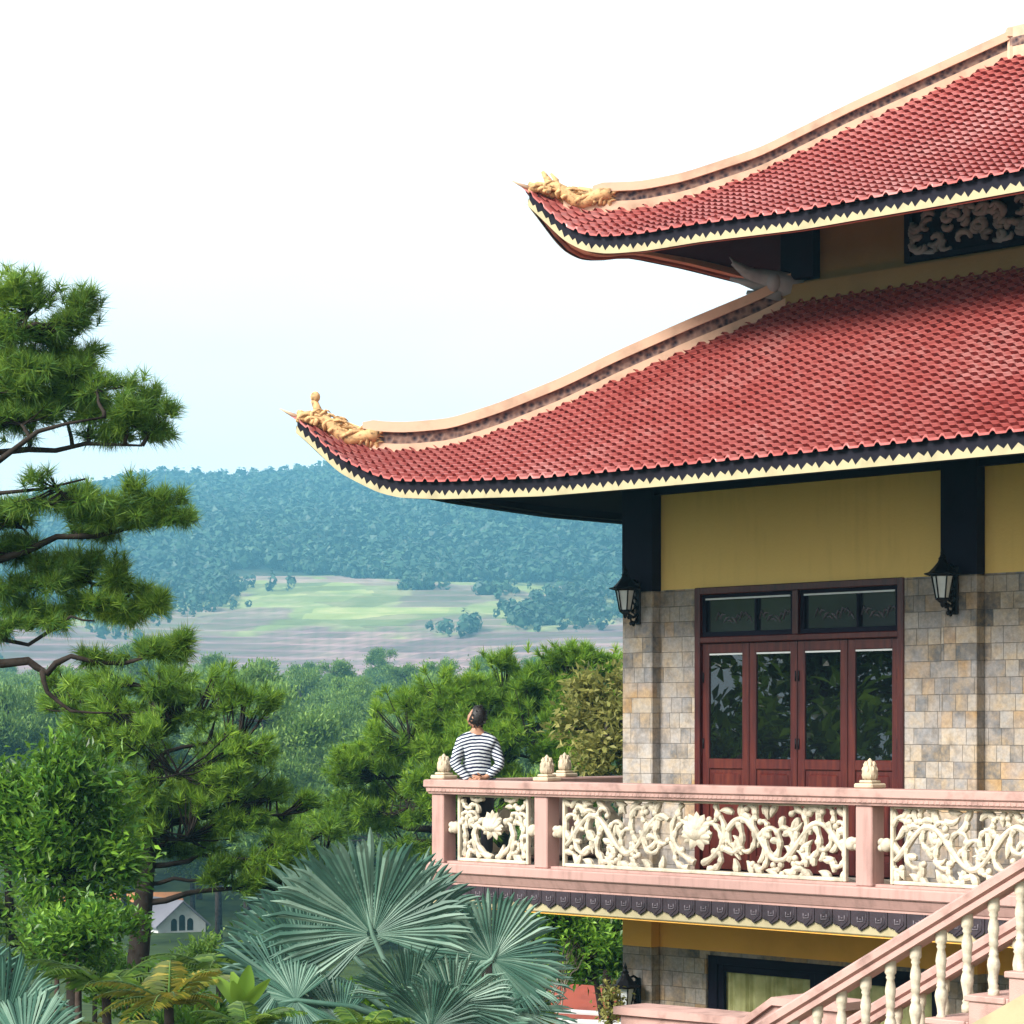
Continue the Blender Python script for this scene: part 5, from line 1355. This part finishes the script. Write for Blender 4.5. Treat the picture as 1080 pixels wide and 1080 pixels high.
fan_palm('fan_palm', 'large silvery blue fan palm spreading its pleated leaves below the balcony corner', pb, crown, PALM, Yp)
Y2 = 16.5; crown = at(-20, 1125, Y2); pb = Vector((crown.x, crown.y, gz(crown.x, crown.y)))
fan_palm('fan_palm', 'silvery blue fan palm cut off by the lower corner of the view', pb, crown, [(2, 1088, 0, 62, (-.1, -1, .4), .68, 105, .12), (25, 1110, -.2, 35, (.2, -.8, .7), .58, 100, .12), (-40, 1060, .1, 100, (-.3, -1, .3), .7, 120, .1), (-60, 1100, -.1, 150, (-.3, -1, .4), .7, 120, .1)], Y2)
def fronds(name, label, px, py, Y, n, L, mat, leafl=.22, seed=1, up=.9, cat='fern'):
    b = at(px, py, Y); g = gz(b.x, b.y); t = empty(name, b, label=label, cat=cat)
    st = MB(); Vs, Fs, nb = [], [], 0; rr = random.Random(seed)
    stem_ = MB().tube([(0, 0, g - b.z), (.03, 0, (g - b.z) * .5), (0, 0, 0)], [.055, .045, .035], 8).build('trunk', M['bark_dark'], t)
    for i in range(n):
        a = 2 * math.pi * i / n + rr.uniform(-.2, .2); e = rr.uniform(.45, 1.0) * up; l = L * rr.uniform(.75, 1.1)
        P = []; m = 20
        for j in range(m + 1):
            q = j / m; h = math.sin(e) * q * l - .55 * l * q * q * (1.3 - e * .6); d = math.cos(e) * q * l
            P.append(Vector((math.cos(a) * d, math.sin(a) * d, h)))
        st.tube(P, [.014 * (1 - .8 * j / m) for j in range(m + 1)], 4)
        for j in range(2, m):
            p = P[j]; tdir = (P[j+1] - P[j-1]).normalized(); sd = tdir.cross(Vector((0, 0, 1))).normalized(); ll = leafl * math.sin(math.pi * min(1, .15 + .85 * j / m)) ** .6
            for s in (-1, 1):
                d = (sd * s + tdir * .55 + Vector((0, 0, -.25 + rr.uniform(-.1, .15)))).normalized(); w_ = tdir * .0045
                Vs += [tuple(p - w_), tuple(p + w_), tuple(p + d * ll * .6 + w_ * .8 + Vector((0,0,.01))), tuple(p + d * ll + Vector((0, 0, -.12 * ll)))]
                Fs.append((nb, nb + 1, nb + 2, nb + 3)); nb += 4
    st.build('stem', M['frond'], t); np_mesh('frond', np.array(Vs), np.array(Fs), mat, t)
    return t
fronds('cycad', 'cycad with yellowing feathery fronds at the foot of the dark pine trunk', 178, 1062, 18.5, 15, .75, M['frond_yellow'], .16, 2, cat='cycad')
fronds('feather_palm', 'green feathery palm between the corner fan palm and the yellow cycad', 112, 1050, 20, 15, .95, M['frond'], .2, 3, cat='palm')
fronds('feather_palm', 'green feathery palm under the edge of the big blue fan palm', 232, 1030, 21.5, 15, .8, M['frond'], .18, 4, cat='palm')
fronds('fern', 'low pale green fern at the lower edge beside the yellow cycad', 262, 1090, 17.5, 13, .55, M['frond'], .13, 5)
fronds('fern', 'low dark green fern at the lower edge under the big fan palm', 385, 1095, 17.5, 13, .5, M['frond'], .12, 6)
fronds('fern', 'pale fern in front of the corner fan palm', 120, 1100, 17.0, 13, .55, M['frond_yellow'], .13, 9)
def paddles(name, label, px, py, Y, specs, mat):
    b = at(px, py, Y); t = empty(name, Vector((b.x, b.y, gz(b.x, b.y))), label=label, cat='plant'); dz = b.z - gz(b.x, b.y)
    for (ax, ay, l, w_) in specs:
        V, F = [], []; m = 12; up = Vector((ax, ay, 1)).normalized(); sd = Vector((1, .3, 0)); sd = (sd - up * sd.dot(up)).normalized(); nn = sd.cross(up)
        for j in range(m + 1):
            q = j / m; c = Vector((0, 0, dz)) + up * l * q + Vector((ax, ay, -.4)) * (.35 * l * q * q); ww = w_ * math.sin(math.pi * min(.97, .08 + q * .92)) ** .7 / 2
            V += [c - sd * ww + nn * ww * .35, c, c + sd * ww + nn * ww * .35]
        for j in range(m):
            for k in (0, 1): F.append((3*j+k, 3*j+k+1, 3*j+4+k, 3*j+3+k))
        lf = MB().add(V, F, 0, True).build('leaf', mat, t)
        MB().tube([(0, 0, 0), (0, 0, dz), tuple(Vector((0, 0, dz)) + up * l * .3)], [.025, .02, .008], 6).build('stalk', M['paddle'], lf)
    return t
paddles('paddle_plant', 'plant with broad lime green paddle leaves beside the big fan palm', 255, 1068, 18.5, [(.1, 0, .40, .13), (-.5, .1, .36, .11), (.5, -.2, .34, .10), (-.2, .4, .36, .11), (-.15, -.3, .3, .10)], M['paddle'])
def bush(name, label, px, py, Y, rx, ry, n, leaf, kd, cat='shrub', parts=5):
    k = Y / FPX; b = at(px, py, Y); g = gz(b.x, b.y); base = Vector((b.x, b.y, min(g, b.z - ry * k)))
    rr = random.Random(int(px)); z0 = b.z - base.z
    L = [((rr.uniform(-.6, .6) * rx * k, rr.uniform(-.5, .5) * rx * k, z0 + rr.uniform(-.4, .4) * ry * k), (rx * k * .6, rx * k * .6, ry * k * .6), n // parts) for _ in range(parts)]
    return tree(name, label, base, [(0, 0, 0), (0, 0, z0 * .5), (0, 0, z0)], L, leaf, kd, (.05, .02), cat=cat, twig_every=6)
SB = BL(.09, .045, 12, .07, .5, .1)
bush('clipped_shrub', 'small dark rounded shrub below the red-roofed kiosk', 556, 1072, 22, 26, 24, 110, M['leaf'], BL(.05, .03, 12, .035, .8, .0))
bush('leafy_shrub', 'yellow-green flowering shrub beside the lower storey lantern', 644, 1058, 24.6, 8, 20, 40, M['leaf_yellow'], BL(.06, .035, 10, .05))
bush('leafy_shrub', 'bright green shrub in front of the small white house', 205, 1012, 34, 40, 18, 120, M['leaf_light'], SB)
bush('leafy_shrub', 'green shrub below the orange roof beside the pine trunk', 100, 1012, 34, 38, 18, 120, M['leaf'], SB)
bush('leafy_shrub', 'light green shrub under the drooping broad-leaved tree', 60, 992, 26, 52, 34, 150, M['leaf_light'], SB)
bush('leafy_shrub', 'green shrub hiding the foot of the drooping broad-leaved tree', 82, 985, 23.5, 62, 36, 220, M['leaf'], SB)
bush('leafy_shrub', 'dark shrub filling the gap behind the big fan palm', 300, 985, 30, 60, 34, 170, M['leaf'], SB)
bush('leafy_shrub', 'dark leafy shrub behind the feathery palms', 150, 1045, 24, 60, 26, 170, M['leaf'], SB)
bush('leafy_shrub', 'dark leafy shrub behind the red-roofed kiosk', 600, 1030, 40, 70, 36, 170, M['leaf'], BL(.13, .06, 12, .1))
bush('leafy_shrub', 'deep green shrub at the lower edge between the two fan palms', 215, 1085, 20.5, 60, 26, 160, M['leaf'], SB)
bush('leafy_shrub', 'deep green shrub in the shade of the big fan palm', 400, 1075, 22.5, 70, 30, 170, M['leaf'], SB)

# ------------------------------------------------------------------ air between here and the hills
def haze():
    t = NT('haze_air'); v = t.n("VolumePrincipled")
    v.inputs['Color'].default_value = (0.25, 0.71, 1.0, 1); v.inputs['Density'].default_value = 0.00043; v.inputs['Anisotropy'].default_value = 0.1
    t.t.links.new(v.outputs[0], t.out.inputs['Volume'])
    o = MB().box((-1100, -110, -32), (1100, 1760, 190)).build('haze', t.mat); tag(o, kind='stuff')
    t.mat.cycles.homogeneous_volume = True if hasattr(t.mat, 'cycles') and hasattr(t.mat.cycles, 'homogeneous_volume') else True
try: haze()
except AttributeError as e: print('haze', e)
